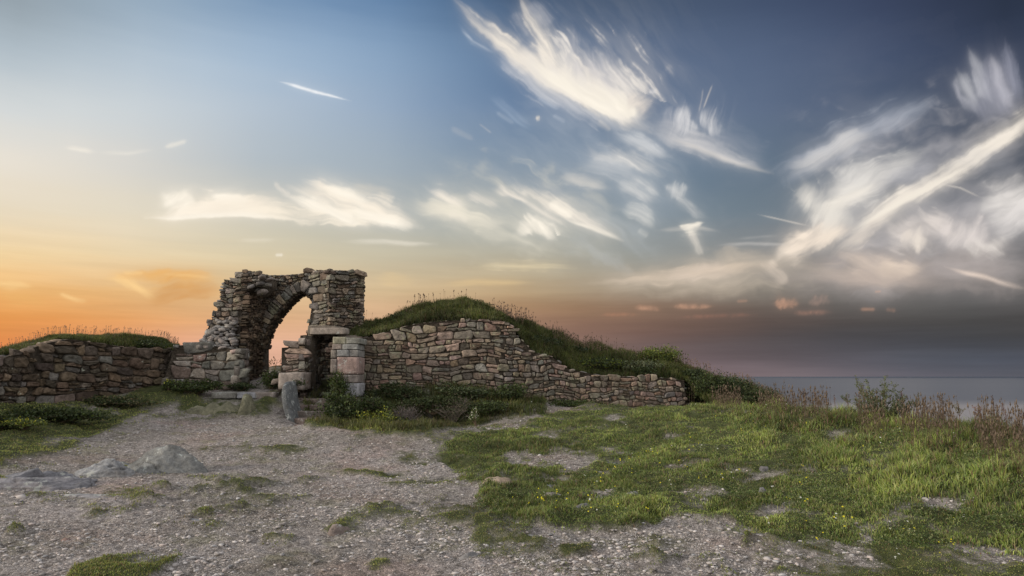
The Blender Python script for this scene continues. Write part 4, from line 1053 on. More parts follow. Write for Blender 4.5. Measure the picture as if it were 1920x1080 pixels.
q = at(300, 884, 10.6)
rock('lichened_boulder', q[0] + .02, q[1] + .3, 1.55, 1.0, [(-1, .05), (-.7, .14), (-.35, .34), (-.1, .45), (.2, .40), (.6, .2), (.85, .06), (1, .02)], 'domed grey boulder blotched with white lichen, farthest and tallest of the outcrop', 41, (.15, .152, .15), M_LICH, strata=.5, skew=-.25, sub=6)
q = at(185, 893, 10.2)
rock('smooth_boulder', q[0], q[1] + .15, 1.25, .8, [(-1, .02), (-.6, .13), (-.1, .27), (.2, .28), (.6, .19), (1, .02)], 'pale grey-blue middle boulder of the outcrop with a smooth right side', 42, (.21, .213, .222), M_ROCK, strata=.8, skew=-.3, sub=6)
q = at(65, 925, 9.2)
rock('ridged_rock', q[0], q[1] + .15, 1.7, 1.1, [(-1, .03), (-.5, .14), (0, .20), (.4, .24), (.7, .16), (1, .02)], 'low ridged purple-grey rock at the left edge of the photo', 43, (.17, .165, .178), M_ROCK, yaw=.35, strata=1.4, sub=6)
q = at(150, 935, 8.9)
rock('flat_rock_shelf', q[0], q[1] + .1, 1.5, .8, [(-1, .02), (-.5, .08), (0, .10), (.5, .08), (1, .02)], 'flat bare rock shelf in front of the ridged rock', 44, (.22, .212, .222), M_ROCK, yaw=.2, strata=.9)
for k_, (px_, py_, Y_, w_, d_, h_, lab_, yw_) in enumerate([(30, 905, 9.7, 1.0, .35, .20, 'narrow dark slab ridge at the very left edge of the outcrop', .5), (95, 893, 9.9, .7, .3, .20, 'jagged purple-grey slab ridge behind the ridged rock', .45), (130, 920, 9.3, .8, .3, .14, 'low slanting slab between the ridged rock and the flat shelf', .4), (232, 872, 10.7, .6, .3, .16, 'small slab between the smooth boulder and the lichened boulder', .2)]):
    q = at(px_, py_, Y_); rock('rock_slab', q[0], q[1], w_, d_, [(0, h_)], lab_, 140 + k_, (.15, .15, .165), M_ROCK, yaw=yw_, strata=1.5, tilt=.12)
q = at(232, 848, 11.2)
rock('small_outcrop', q[0], q[1] + .1, .42, .35, [(-1, .02), (0, .16), (1, .02)], 'small dark knob of rock left of the lichened boulder', 45, (.15, .155, .15), M_LICH, sub=4)
q = at(935, 912, 9.5)
rock('tan_rock', q[0], q[1] + .1, .55, .5, [(-1, .02), (-.2, .14), (.3, .17), (1, .03)], 'tan leaning rock at the left edge of the turf bank', 46, (.28, .22, .17), M_ROCK, sub=4)
for k, (px, py, w_, h_, lab, cc) in enumerate([
        (1040, 938, .30, .12, 'pale broken stone set in the turf bank face', (.27, .25, .22)), (1092, 955, .24, .16, 'round grey stone half buried in the turf bank', (.27, .27, .28)),
        (1136, 955, .10, .08, 'small cream stone right of the round grey stone', (.4, .37, .33)), (1436, 885, .22, .14, 'grey stone poking out of the upper meadow turf', (.22, .21, .22)),
        (1434, 927, .16, .10, 'small grey stone lower on the meadow slope', (.26, .25, .26)), (1185, 932, .24, .08, 'flat pale stone on top of the turf bank', (.33, .33, .34)),
        (1028, 912, .22, .07, 'flat grey stone among moss behind the bank edge', (.3, .3, .32)), (120, 1012, .18, .06, 'reddish flat stone low on the gravel at left', (.32, .22, .19)),
        (828, 1020, .16, .07, 'pale wedge stone in the middle foreground gravel', (.38, .36, .34)), (795, 1015, .11, .05, 'flat pale stone left of the wedge stone', (.36, .34, .33)),
        (767, 1017, .10, .04, 'brownish flat stone, leftmost of three pale stones', (.30, .27, .24)), (632, 1000, .24, .10, 'brown cracked stone in the centre-left gravel', (.27, .22, .2)),
        (880, 1042, .26, .08, 'low grey stone near the bottom centre of the gravel', (.28, .27, .27)), (735, 883, .14, .05, 'pale stone beside the moss patch on the path', (.36, .36, .34)),
        (676, 898, .10, .05, 'small stone at the left end of the moss patch', (.33, .31, .3)), (768, 850, .14, .05, 'flat light stone on the upper path', (.38, .36, .36)),
        (1150, 875, .30, .07, 'grey slab beside the bare patch of turf', (.2, .2, .21)), (402, 965, .3, .05, 'pinkish flat bedrock patch in the gravel at left', (.34, .27, .25)),
        (360, 972, .42, .05, 'pale flat bedrock patch left of the pinkish one', (.33, .33, .34)), (30, 932, .28, .08, 'light square slab in front of the ridged rock', (.42, .38, .38))]):
    r_ = ray(px, py); Y = 10.0
    for _ in range(30):
        P = r_ * (Y / r_[1]); zz = ground(P[0], P[1]); Y += (P[2] - float(zz)) / max(.05, -r_[2] / r_[1]) * .6 * (1 if True else 0)
        Y = min(max(Y, 5), 17)
    P = r_ * (Y / r_[1])
    rock('loose_stone', P[0], P[1] + .05, w_, w_ * .75, [(-1, .04), (-.6, h_ * .75), (-.1, h_ * .8), (.5, h_ * .7), (1, .03)], lab, 60 + k, tuple(np.array(cc) * .6), M_ASH, yaw=rs.uniform(-.6, .6), cat='stone', sink=.02, group='loose stones on the gravel and turf', sub=3, planes=14)

# ditch outcrop: pinkish earth and rock under the brush
q = at(800, 803, 16.5)
for k, (px, py, w_, h_, cc, lab) in enumerate([(800, 812, 1.0, .62, (.25, .165, .14), 'broken pinkish rock and earth face in the hollow below the wall'), (765, 812, .5, .5, (.12, .10, .09), 'dark earthy boulder left of the pinkish rock face')]):
    q = at(px, py, 16.3); rock('hollow_rock', q[0], q[1], w_, .9, [(-1, .1), (-.6, h_ * .9), (-.1, h_), (.4, h_ * .8), (.8, h_ * .4), (1, .05)], lab, 90 + k, cc, M_DARK, cat='rock', strata=1.0)
# mossy rocks before the kerb
for k, (px, py, w_, h_, lab) in enumerate([(372, 775, .9, .30, 'mossy rock, leftmost at the foot of the kerb'), (425, 778, .8, .38, 'mossy rock in the middle below the kerb'), (462, 779, .5, .52, 'pointed upright mossy rock below the kerb'), (400, 765, .8, .36, 'mossy slab just under the kerb')]):
    q = at(px, py, 16.0); rock('mossy_rock', q[0], q[1], w_, .6, [(-1, .05), (-.3, h_), (.3, h_ * .9), (1, .05)], lab, 110 + k, (.13, .125, .085), M_DARK, group='mossy rocks below the kerb', sub=4)


# ------------------------------------------------------------------ vegetation
def blades(acc, base, hgt, wid, colr, lean=.5, dirn=None, seed=0, root=.55):
    """base (n,3): tapered two-segment blades"""
    g = np.random.default_rng(seed); n_ = len(base); a_ = g.random(n_) * 2 * math.pi
    sd_ = np.stack([np.cos(a_), np.sin(a_), np.zeros(n_)], -1)
    la = g.random(n_) * 2 * math.pi if dirn is None else dirn + (g.random(n_) - .5) * 2.2
    ld = np.stack([np.cos(la), np.sin(la), np.zeros(n_)], -1) * (lean * (g.random(n_) ** .8))[:, None]
    up = np.array([0, 0, 1.0]); h = hgt[:, None]; w_ = wid[:, None]
    b0 = base - sd_ * w_ * .5; b1 = base + sd_ * w_ * .5
    mid = base + up * h * .58 + ld * h * .35; m0 = mid - sd_ * w_ * .38; m1 = mid + sd_ * w_ * .38
    tip = base + up * h * (1 - .35 * np.linalg.norm(ld, axis=1)[:, None]) + ld * h
    V = np.stack([b0, b1, m0, m1, tip], 1).reshape(-1, 3); k = (np.arange(n_) * 5)[:, None]
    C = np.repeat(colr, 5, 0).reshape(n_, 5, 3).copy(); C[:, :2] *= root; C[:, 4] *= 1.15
    acc.add(V, [k + np.array([[0, 1, 3, 2]]), k + np.array([[2, 3, 4]])], C.reshape(-1, 3))


GREENS = np.array([(.150, .180, .045), (.11, .150, .038), (.20, .215, .060), (.16, .18, .080), (.22, .205, .095), (.075, .105, .030)])
STRAW = np.array([(.22, .18, .10), (.17, .13, .075), (.20, .12, .085), (.15, .10, .07)])


def grass_cols(x, y, g, straw, seed=0):
    n_ = len(x); i = g.integers(0, len(GREENS), n_); c = GREENS[i] * (.85 + .55 * g.random((n_, 1))) * np.array([.96, 1.06, 1.0])
    t = fbm(x * 1.1, y * 1.1, oct=3, seed=seed + 5)[:, None]; c = c * np.clip(1 + t * 1.6 + 1.0 * fbm(x * 4, y * 4, oct=3, seed=seed + 6)[:, None], .3, 2) * np.array([1, 1, 1.0]) + np.array([.03, .012, .0]) * np.clip(t * 2, 0, 1)
    s_ = g.random(n_) < straw; c[s_] = STRAW[g.integers(0, len(STRAW), s_.sum())] * (.7 + .6 * g.random((s_.sum(), 1)))
    return np.clip(c, .008, .6)


def scatter(n_, seed, rmin=4.8, rmax=19, a0=-50, a1=50, power=1.0):
    g = np.random.default_rng(seed); az = np.radians(a0 + (a1 - a0) * g.random(n_)); r_ = rmin * (rmax / rmin) ** (g.random(n_) ** power)
    return r_ * np.sin(az), r_ * np.cos(az), g


acc = Acc()
x, y, g = scatter(900000, 21)
z = ground(x, y); m_ = grassmask(x, y, z); px, py = proj(np.stack([x, y, z], -1))
keep = (g.random(len(x)) < m_ ** 1.2) & (px > -60) & (px < 1980) & (py < 1120); x, y, z, m_, px, py = [q[keep] for q in (x, y, z, m_, px, py)]
z = z + ground_detail(x, y, grassmask(x, y, ground(x, y))) - .01
d = np.hypot(x, y)
inr = np.clip(.5 + polydist(px, py, G_RIGHT) / 60, 0, 1)
crest = np.interp(x / np.maximum(y, .5), CR_R, CR_Y); tall = np.clip(1 - (crest - y) / 5.5, 0, 1) * np.clip((px - 1150) / 300, 0, 1) * inr
tall = np.maximum(tall, .55 * np.clip((px - 1500) / 400, 0, 1) * np.clip((960 - py) / 60, 0, 1))
clump = np.clip(fbm(x * 2.0, y * 2.0, oct=5, seed=77, g=.7) * 4.0 + .5, .03, 1.6)
h = (.018 + .048 * clump * inr + .17 * tall * clump + .06 * np.clip(polydist(px, py, G_DITCH) / 20, 0, 1)) * (.6 + .8 * g.random(len(x)))
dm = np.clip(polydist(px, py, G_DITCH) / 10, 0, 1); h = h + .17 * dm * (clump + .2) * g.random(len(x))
h = np.where(px < 400, h * .8 + .015, h)
w_ = (.0032 + .00055 * d) * (1 + .2 * (h > .15)); k = g.random(len(x)) < np.where(h > .12, .8, 1)
cc = grass_cols(x, y, g, .12); red = (tall > .5) & (g.random(len(x)) < .16); cc[red] = STRAW[g.integers(0, 4, red.sum())] * .8
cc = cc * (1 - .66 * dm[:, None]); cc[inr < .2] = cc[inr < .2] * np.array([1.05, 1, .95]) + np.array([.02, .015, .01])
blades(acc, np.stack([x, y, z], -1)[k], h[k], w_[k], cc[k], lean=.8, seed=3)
tag(acc.build('meadow_grass', M_GRASS, smooth=False), 'green meadow grass and turf growing over the ground', 'grass', kind='stuff')
print('grass blades', k.sum())


# ---- earth mounds behind walls
def strip_mound(name, rows, backz, label, seed, mt, hump=.42):
    """rows: (px, front_py, frontY, crest_py, crestY)"""
    R_ = np.array(rows, float); t = np.linspace(0, len(R_) - 1, 160); I = [np.interp(t, np.arange(len(R_)), R_[:, k]) for k in range(5)]
    V = []; nv = 26
    for px, fy, fY, cy_, cY in zip(*I):
        f = at(px, fy, fY); c = at(px, cy_, cY)
        for k in range(nv):
            s_ = k / (nv - 1)
            if s_ < .6:
                q = s_ / .6; P = f + (c - f) * q; P[2] = f[2] + (c[2] - f[2]) * math.sin(q * math.pi / 2) ** 1.0
            else:
                q = (s_ - .6) / .4; P = c + np.array([c[0] / c[1], 1, 0]) * 3.0 * q; P[2] = c[2] + (backz - c[2]) * q ** 1.6
            V.append(P)
    V = np.array(V); nz = fbm(V[:, 0] * 1.4, V[:, 1] * 1.4, oct=5, seed=seed, g=.6) * hump; V[:, 2] += nz * np.tile(np.clip(np.sin(np.linspace(0, 1, nv) * math.pi) * 1.5, 0, 1), 160)
    ii = np.arange(160 * nv).reshape(160, nv); qd = np.stack([ii[:-1, :-1], ii[1:, :-1], ii[1:, 1:], ii[:-1, 1:]], -1).reshape(-1, 4)
    o = mesh_np(name, V, [qd], mt, smooth=True, extra={'grass': np.ones(len(V))}); tag(o, kind='structure')
    return V.reshape(160, nv, 3)


def on_grid(Gd, n_, g, s0=0, s1=1):
    a_ = g.random(n_) * (Gd.shape[0] - 1.001); b_ = (s0 + (s1 - s0) * g.random(n_)) * (Gd.shape[1] - 1.001); i, j = a_.astype(int), b_.astype(int); fa, fb = (a_ - i)[:, None], (b_ - j)[:, None]
    return Gd[i, j] * (1 - fa) * (1 - fb) + Gd[i + 1, j] * fa * (1 - fb) + Gd[i, j + 1] * (1 - fa) * fb + Gd[i + 1, j + 1] * fa * fb


mound_rows = [(630, 633, 17.9, 630, 18.8), (650, 633, 17.95, 624, 19.2), (690, 630, 18.0, 611, 19.8), (740, 618, 18.1, 594, 20.2), (785, 606, 18.2, 581, 20.4), (805, 604, 18.2, 581, 20.4), (840, 601, 18.25, 574, 20.5),
              (870, 600, 18.3, 563, 20.5), (900, 600, 18.3, 571, 20.5), (938, 601, 18.3, 592, 20.4), (960, 612, 18.4, 603, 20.3), (985, 645, 18.5, 610, 20.5), (1000, 660, 18.5, 617, 20.6), (1040, 670, 18.6, 634, 20.8), (1062, 691, 18.7, 643, 20.9),
              (1085, 697, 18.8, 652, 21), (1108, 702, 18.9, 647, 21.2), (1130, 705, 18.9, 653, 21.4), (1180, 706, 19.1, 668, 21.4), (1240, 708, 19.3, 672, 21.4), (1285, 713, 19.5, 690, 21.3), (1300, 735, 19.2, 698, 21.0), (1330, 758, 18.8, 708, 20.8), (1370, 765, 18.6, 728, 20.6)]
MG = strip_mound('mound', mound_rows, -2.0, None, 61, M_GROUND)
spur_rows = [(1330, 760, 22, 722, 26), (1370, 758, 22, 724, 26), (1400, 758, 22, 729, 26), (1430, 760, 22, 742, 26), (1460, 765, 22, 757, 26), (1490, 790, 22, 790, 26)]
SG = strip_mound('headland', spur_rows, -8.0, None, 63, M_GROUND)
cap_rows = [(-420, 716, 11.4, 712, 12.4), (-100, 695, 13.6, 690, 14.6), (0, 668, 14.3, 666, 15.2), (62, 650, 14.9, 647, 15.9), (100, 638, 15.3, 633, 16.2), (130, 637, 15.7, 631, 16.6), (190, 645, 16.4, 631, 17.2), (240, 653, 17.0, 632, 17.8), (290, 657, 17.7, 635, 18.4), (312, 657, 18.0, 639, 18.8), (322, 658, 18.1, 650, 19.0), (335, 655, 18.2, 650, 19.1)]
LG = strip_mound('wall_top_earth', cap_rows, -1.0, None, 65, M_GROUND, .10)

acc = Acc(); g = np.random.default_rng(31)
for Gd, n_, hh in ((MG, 120000, .15), (SG, 22000, .25), (LG, 40000, .09)):
    P = on_grid(Gd, n_, g, 0, .8); cl = np.clip(fbm(P[:, 0] * 2, P[:, 1] * 2, oct=4, seed=78, g=.6) * 3 + .5, .1, 1.5)
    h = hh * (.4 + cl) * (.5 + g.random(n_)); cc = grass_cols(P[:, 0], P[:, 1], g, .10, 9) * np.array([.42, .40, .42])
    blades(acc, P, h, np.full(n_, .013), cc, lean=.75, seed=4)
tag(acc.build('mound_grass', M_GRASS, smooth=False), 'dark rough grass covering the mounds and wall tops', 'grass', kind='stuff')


# ---- thin seed stems standing against the sky and sea
def stems(acc, base, hgt, g, head=.05, colr=(.16, .11, .08), hw=.018, wid=.005, lean=.25):
    n_ = len(base); la = g.random(n_) * 6.283; ld = np.stack([np.cos(la), np.sin(la), np.zeros(n_)], -1) * (lean * g.random(n_))[:, None]
    tip = base + ld * hgt[:, None] + np.array([0, 0, 1]) * hgt[:, None]
    sx = np.array([1, 0, 0]); w2 = wid / 2
    V = np.stack([base - sx * w2, base + sx * w2, tip + sx * w2 * .7, tip - sx * w2 * .7], 1); k = (np.arange(n_) * 4)[:, None]
    cc = np.array(colr) * (.6 + .8 * g.random((n_, 1)))
    acc.add(V.reshape(-1, 3), [k + np.array([[0, 1, 2, 3]])], np.repeat(cc, 4, 0))
    # head: octahedral spikelet
    hl = head * (.5 + g.random(n_))[:, None]; r_ = hw * (.5 + g.random(n_))[:, None]
    o = [tip - np.array([0, 0, 1]) * hl * .5, tip + np.array([1, 0, 0]) * r_, tip + np.array([0, 1, 0]) * r_, tip - np.array([1, 0, 0]) * r_, tip - np.array([0, 1, 0]) * r_, tip + np.array([0, 0, 1]) * hl]
    V = np.stack(o, 1); k = (np.arange(n_) * 6)[:, None]; f = np.array([[0, 2, 1], [0, 3, 2], [0, 4, 3], [0, 1, 4], [5, 1, 2], [5, 2, 3], [5, 3, 4], [5, 4, 1]])
    acc.add(V.reshape(-1, 3), [(k[:, :, None] + f[None]).reshape(-1, 3)], np.repeat(cc * 1.1, 6, 0))


acc = Acc(); g = np.random.default_rng(41)
P = on_grid(MG, 2600, g, .30, .68); P = P[fbm(P[:, 0] * 1.1, P[:, 1] * 1.1, oct=3, seed=97) > -.02]; stems(acc, P, .12 + .36 * g.random(len(P)) ** 2, g, .03, hw=.014, wid=.005)
P = on_grid(LG, 500, g, .3, .6); stems(acc, P, .10 + .18 * g.random(500), g, .02, hw=.008, wid=.004)
P = on_grid(SG, 300, g, .4, .65); stems(acc, P, .2 + .3 * g.random(300), g, .05, hw=.015)
# along the crest of the meadow
n_ = 3200; r_ = .24 + .62 * g.random(n_) ** .8; r_ = r_[fbm(r_ * 38, r_ * 0, oct=3, seed=98) + .12 * g.random(n_) > .0]; n_ = len(r_); yc = np.interp(r_, CR_R, CR_Y); yy = yc - (g.random(n_) ** 1.5) * 2.6 + .4; xx = r_ * yy; zz, _ = gz(xx, yy)
stems(acc, np.stack([xx, yy, zz], -1), .22 + .34 * g.random(n_) ** 1.8, g, .045, (.12, .088, .062), hw=.010, wid=.004)
# behind the arch
n_ = 300; xx = at(540, 690, 21.5)[0] + (g.random(n_) - .5) * 3; yy = 21 + g.random(n_) * 2; zz, _ = gz(xx, yy); stems(acc, np.stack([xx, yy, zz], -1), .12 + .2 * g.random(n_), g, .03, (.2, .13, .07))
tag(acc.build('seed_stems', M_GRASS, smooth=False), 'thin reddish brown seed stems rising above the grass', 'grass', kind='stuff')

# ---- small wild flowers: yellow and white dots in the turf
acc = Acc(); g = np.random.default_rng(51)
x, y, _ = scatter(650, 52, 7, 18, 0, 40); z, gm = gz(x, y); px, py = proj(np.stack([x, y, z], -1))
k = (gm > .7) & (px > 950) & (px < 1930) & (fbm(x * .9, y * .9, oct=3, seed=15) > .03); x, y, z = x[k], y[k], z[k]; n_ = len(x)
yel = g.random(n_) < .65; cc = np.where(yel[:, None], np.array([[.55, .48, .02]]), np.array([[.5, .5, .44]]))
for kk in range(2):
    s_ = .006 + .007 * g.random(n_); a_ = g.random(n_) * 3.14; dv = np.stack([np.cos(a_), np.sin(a_), .5 * np.sin(a_ * 3)], -1) * s_[:, None]; dw = np.stack([-np.sin(a_), np.cos(a_), .6 * np.cos(a_)], -1) * s_[:, None]
    c0 = np.stack([x, y, z + .07 + .10 * g.random(n_)], -1) + (g.random((n_, 3)) - .5) * .03
    V = np.stack([c0 - dv, c0 - dw, c0 + dv, c0 + dw], 1).reshape(-1, 3); kx = (np.arange(n_) * 4)[:, None]; acc.add(V, [kx + np.array([[0, 1, 2, 3]])], np.repeat(cc, 4, 0))
tag(acc.build('wildflowers', M_LEAF, smooth=False), 'tiny yellow and white wildflowers dotted through the meadow turf', 'flowers', kind='stuff')


# ---- gravel: real stones on the path
v, f = ico(); import bmesh
bm = bmesh.new(); bmesh.ops.create_icosphere(bm, subdivisions=1, radius=1); v1 = np.array([q.co[:] for q in bm.verts]); f1 = np.array([[q.index for q in fc.verts] for fc in bm.faces]); bm.free()
x, y, g = scatter(120000, 61, 4.8, 16.5, -46, 46, 1.0); z = ground(x, y); m_ = grassmask(x, y, z); px, py = proj(np.stack([x, y, z], -1))
cl = fbm(x * 1.5, y * 1.5, oct=3, seed=19) + .5
k = (m_ < .5) & (px > -50) & (px < 1970) & (py < 1110) & (g.random(len(x)) < np.clip(.55 + (cl - .5) * 4, .12, 1)) & (polydist(px, py, G_DITCH) < 4) & (py > 785); x, y, z, m_ = x[k], y[k], z[k], m_[k]; n_ = len(x)
z = z + ground_detail(x, y, m_); s_ = .0028 + .020 * g.random(n_) ** 10 + .0018 * g.random(n_) + .0003 * np.hypot(x, y)
s_ = np.where(g.random(n_) < .004, s_ * 2.4, s_)
P = v1[None] * (1 + (g.random((n_, len(v1), 1)) - .5) * .5) * s_[:, None, None] * np.stack([1 + g.random(n_) * .6, .8 + .4 * g.random(n_), .35 + .3 * g.random(n_)], -1)[:, None]
a_ = g.random(n_) * 6.28; c, s = np.cos(a_)[:, None], np.sin(a_)[:, None]; P = np.stack([P[..., 0] * c - P[..., 1] * s, P[..., 0] * s + P[..., 1] * c, P[..., 2]], -1) + np.stack([x, y, z + s_ * .15], -1)[:, None]
pal = np.array([(.40, .37, .36), (.35, .325, .315), (.44, .41, .40), (.26, .24, .23), (.40, .35, .33), (.36, .35, .35), (.50, .47, .46)]); cc = pal[g.integers(0, 7, n_)] * (.55 + .5 * g.random((n_, 1)))
acc = Acc(); acc.add(P.reshape(-1, 3), [(f1[None] + (np.arange(n_) * len(v1))[:, None, None]).reshape(-1, 3)], np.repeat(cc, len(v1), 0))
tag(acc.build('gravel', M_TINT, smooth=False), 'loose grey and pinkish gravel covering the path', 'gravel', kind='stuff')
print('gravel', n_)


# ---- leafy plants
def leaf_quads(acc, P, size, g, colr, up=.3):
    n_ = len(P); d1 = g.normal(size=(n_, 3)); d1[:, 2] = d1[:, 2] * .6 + up; d1 /= np.linalg.norm(d1, axis=1)[:, None]
    d2 = np.cross(d1, g.normal(size=(n_, 3))); d2 /= np.linalg.norm(d2, axis=1)[:, None] + 1e-9; s_ = size[:, None]
    V = np.stack([P, P + d1 * s_ * .5 + d2 * s_ * .3, P + d1 * s_, P + d1 * s_ * .5 - d2 * s_ * .3], 1).reshape(-1, 3); k = (np.arange(n_) * 4)[:, None]
    acc.add(V, [k + np.array([[0, 1, 2, 3]])], np.repeat(colr, 4, 0))


def tube(acc, p0, p1, r0, r1, col=(.10, .075, .05), ns=5):
    p0, p1 = np.array(p0, float), np.array(p1, float); d_ = p1 - p0; d_ /= np.linalg.norm(d_) + 1e-9
    a_ = np.cross(d_, [0, 1, .1]); a_ /= np.linalg.norm(a_) + 1e-9; b_ = np.cross(d_, a_); t = np.linspace(0, 2 * math.pi, ns, endpoint=False)
    c = np.outer(np.cos(t), a_) + np.outer(np.sin(t), b_); i = np.arange(ns); j = (i + 1) % ns
    acc.add(np.concatenate([p0 + c * r0, p1 + c * r1]), [np.stack([i, j, j + ns, i + ns], -1)], col)


def bush(name, base, size, label, cat, seed, cols, nleaf=3000, leaf=.05, nst=14, group=None, flower=None, stemcol=(.10, .075, .05), up=.3, flat=.0):
    root = empty(name, base, label, cat, group); g = np.random.default_rng(seed); r = random.Random(seed)
    st = Acc(); fo = Acc(); base = np.array(base, float); ends = []
    for i in range(nst):
        a_ = r.uniform(0, 6.28); q = r.uniform(.1, 1) ** .6; tip = base + np.array([math.cos(a_) * size[0] / 2 * q, math.sin(a_) * size[1] / 2 * q, size[2] * (1 - .45 * q * q) * r.uniform(.65, 1.0)])
        mid = base + (tip - base) * .5 + np.array([0, 0, size[2] * .08]); tube(st, base + (mid - base) * .02, mid, .012, .008, stemcol); tube(st, mid, tip, .008, .003, stemcol)
        for k in range(4):
            s0 = mid + (tip - mid) * r.uniform(0, .8); e = s0 + np.array([r.uniform(-1, 1) * size[0], r.uniform(-1, 1) * size[1], r.uniform(.1, .9) * size[2]]) * .16; tube(st, s0, e, .005, .002, stemcol); ends.append(e)
        ends.append(tip); ends.append(mid)
    ends = np.array(ends); i = g.integers(0, len(ends), nleaf); sp_ = np.array([size[0], size[1], size[2]]) * .075
    P = ends[i] + g.normal(size=(nleaf, 3)) * sp_; P[:, 2] = np.maximum(P[:, 2], base[2] + .01)
    cl = g.random(len(ends)); cc = np.array(cols)[g.integers(0, len(cols), nleaf)] * (.65 + .7 * cl[i])[:, None] * (.8 + .4 * g.random((nleaf, 1)))
    leaf_quads(fo, P, leaf * (.5 + g.random(nleaf)), g, cc, up)
    st.build('stems', M_TINT, root, smooth=True); fo.build('foliage', M_LEAF, root, smooth=False)
    if flower:
        fl = Acc(); nf = flower[1]; i = g.integers(0, len(ends), nf); P = ends[i] + g.normal(size=(nf, 3)) * sp_ * 1.1 + np.array([0, -.02, .03]); leaf_quads(fl, P, np.full(nf, flower[2]), g, np.tile(np.array(flower[0]), (nf, 1)), .6)
        fl.build('flowers', M_LEAF, root, smooth=False)['kind'] = 'stuff'
    return root


DG = [(.028, .042, .016), (.038, .055, .018), (.05, .062, .024), (.022, .034, .014)]
MGN = [(.06, .085, .022), (.045, .07, .02), (.085, .105, .03)]
YG = [(.13, .16, .025), (.10, .13, .03), (.16, .17, .04)]
GG_ = [(.10, .12, .07), (.085, .105, .06), (.12, .13, .07)]
# low broad-leaved weeds mixed into the turf
acc = Acc(); x, y, g = scatter(260000, 71, 6, 18, -8, 45); z, gm = gz(x, y); px, py = proj(np.stack([x, y, z], -1))
cl = fbm(x * 2.6, y * 2.6, oct=4, seed=91, g=.6) * 3 + .35; k = (gm > .55) & (px > 880) & (px < 1960) & (py < 1090) & (g.random(len(x)) < np.clip(cl, .03, 1)) & (polydist(px, py, G_RIGHT) > -5); x, y, z, cl = x[k], y[k], z[k], cl[k]
yc = np.interp(x / np.maximum(y, .5), CR_R, CR_Y); tl = np.clip(1 - (yc - y) / 5, 0, 1); n_ = len(x); hz_ = (.012 + (.035 + .13 * tl) * np.clip(cl, 0, 1.2) * g.random(n_))
wc = np.array([(.05, .08, .025), (.07, .11, .03), (.10, .14, .045), (.14, .17, .06), (.19, .20, .10), (.03, .05, .015)])[g.integers(0, 6, n_)] * (.6 + .7 * g.random((n_, 1)))
leaf_quads(acc, np.stack([x, y, z + hz_], -1), (.010 + .016 * g.random(n_)) * (1 + .5 * tl), g, wc, .35)
tag(acc.build('meadow_weeds', M_LEAF, smooth=False), 'small broad-leaved weeds mixed through the meadow turf', 'weeds', kind='stuff')
bush('roadside_bush', at(636, 812, 16.2), (1.0, .9, .95), 'dark leafy bush spilling over the right side of the steps', 'bush', 1, DG + MGN[:1], 5200, .05, 24)
bush('climbing_bush', at(634, 770, 16.75), (.6, .5, .95), 'upright dark green bush against the foot of the granite pillar', 'bush', 2, DG + MGN, 2400, .045, 14)
bush('yellow_flowered_bush', at(697, 822, 15.95), (1.2, .8, .62), 'bright yellow-green bush at the path edge in the hollow', 'bush', 3, MGN + YG, 3000, .045, 20, flower=((.42, .40, .03), 260, .04))
bush('hollow_bush', at(735, 818, 16.2), (.8, .6, .55), 'small dark bush with yellow tips right of the yellow-green bush', 'bush', 4, DG + YG[:1], 1400, .045, 12, flower=((.38, .38, .03), 50, .04))
bush('dry_brush', at(760, 812, 16.5), (.9, .7, .75), 'grey tangle of dry brushwood left of the pinkish rock face', 'bush', 5, [(.11, .09, .08), (.07, .06, .055)], 900, .03, 60, stemcol=(.13, .11, .105))
bush('dry_bramble', at(850, 800, 16.9), (1.2, .8, .8), 'brown dead bramble right of the pinkish rock face', 'bush', 6, DG[:2] + [(.10, .085, .06)], 1600, .035, 60, stemcol=(.14, .12, .10))
bush('white_flowering_plant', at(893, 800, 16.4), (.4, .3, .42), 'small plant with white flower clusters above the path', 'plant', 7, MGN, 350, .035, 8, flower=((.5, .5, .44), 60, .04))
bush('grey_green_bush', at(860, 755, 17.6), (1.6, .8, .5), 'low dark undergrowth along the middle foot of the long wall', 'bush', 8, DG + GG_[:1], 3600, .05, 26)
bush('wall_foot_undergrowth', at(738, 760, 17.5), (1.6, .7, .55), 'dark undergrowth at the foot of the long wall next to the pillar', 'bush', 9, DG, 3600, .05, 24)
bush('corner_undergrowth', at(952, 762, 17.7), (1.2, .7, .6), 'dark undergrowth in the corner where the long wall turns', 'bush', 10, DG + MGN[:1], 3200, .05, 22)
bush('wall_end_undergrowth', at(1075, 772, 18.0), (1.5, .5, .35), 'dark low plants under the sloping part of the long wall', 'bush', 11, DG + MGN, 2600, .045, 20)
bush('rounded_shrub', at(1240, 694, 20.9), (1.45, 1.1, .78), 'rounded yellow-green shrub on the mound above the wall end', 'shrub', 12, YG + MGN, 5200, .05, 34)
bush('dark_shrub', at(1325, 765, 19.4), (1.3, 1.0, 1.05), 'dark green shrub at the right end of the long wall', 'shrub', 13, DG + MGN[:1], 5000, .05, 30)
bush('mound_bramble', at(1005, 658, 19.2), (1.5, .8, .45), 'dark bramble patch on the mound just right of the wall corner', 'bush', 14, DG, 2600, .045, 20)
bush('mound_gorse', at(1120, 702, 19.4), (1.9, .8, .5), 'dark low gorse on the mound above the lower wall', 'bush', 15, DG + YG[:1], 3600, .045, 26)
bush('silver_plant', at(1195, 704, 19.6), (1.6, .7, .45), 'silvery grey-green plants on the mound left of the dark gorse tuft', 'bush', 16, GG_, 2800, .05, 22)
bush('ledge_gorse', at(1205, 712, 19.3), (.8, .5, .35), 'small dark gorse tuft overhanging the lower wall top', 'bush', 17, DG, 1500, .045, 12)
bush('wall_crown_bush', at(255, 657, 17.5), (1.8, .6, .28), 'dark grassy bush on top of the far left wall', 'bush', 18, DG + MGN[:1], 3600, .045, 22)
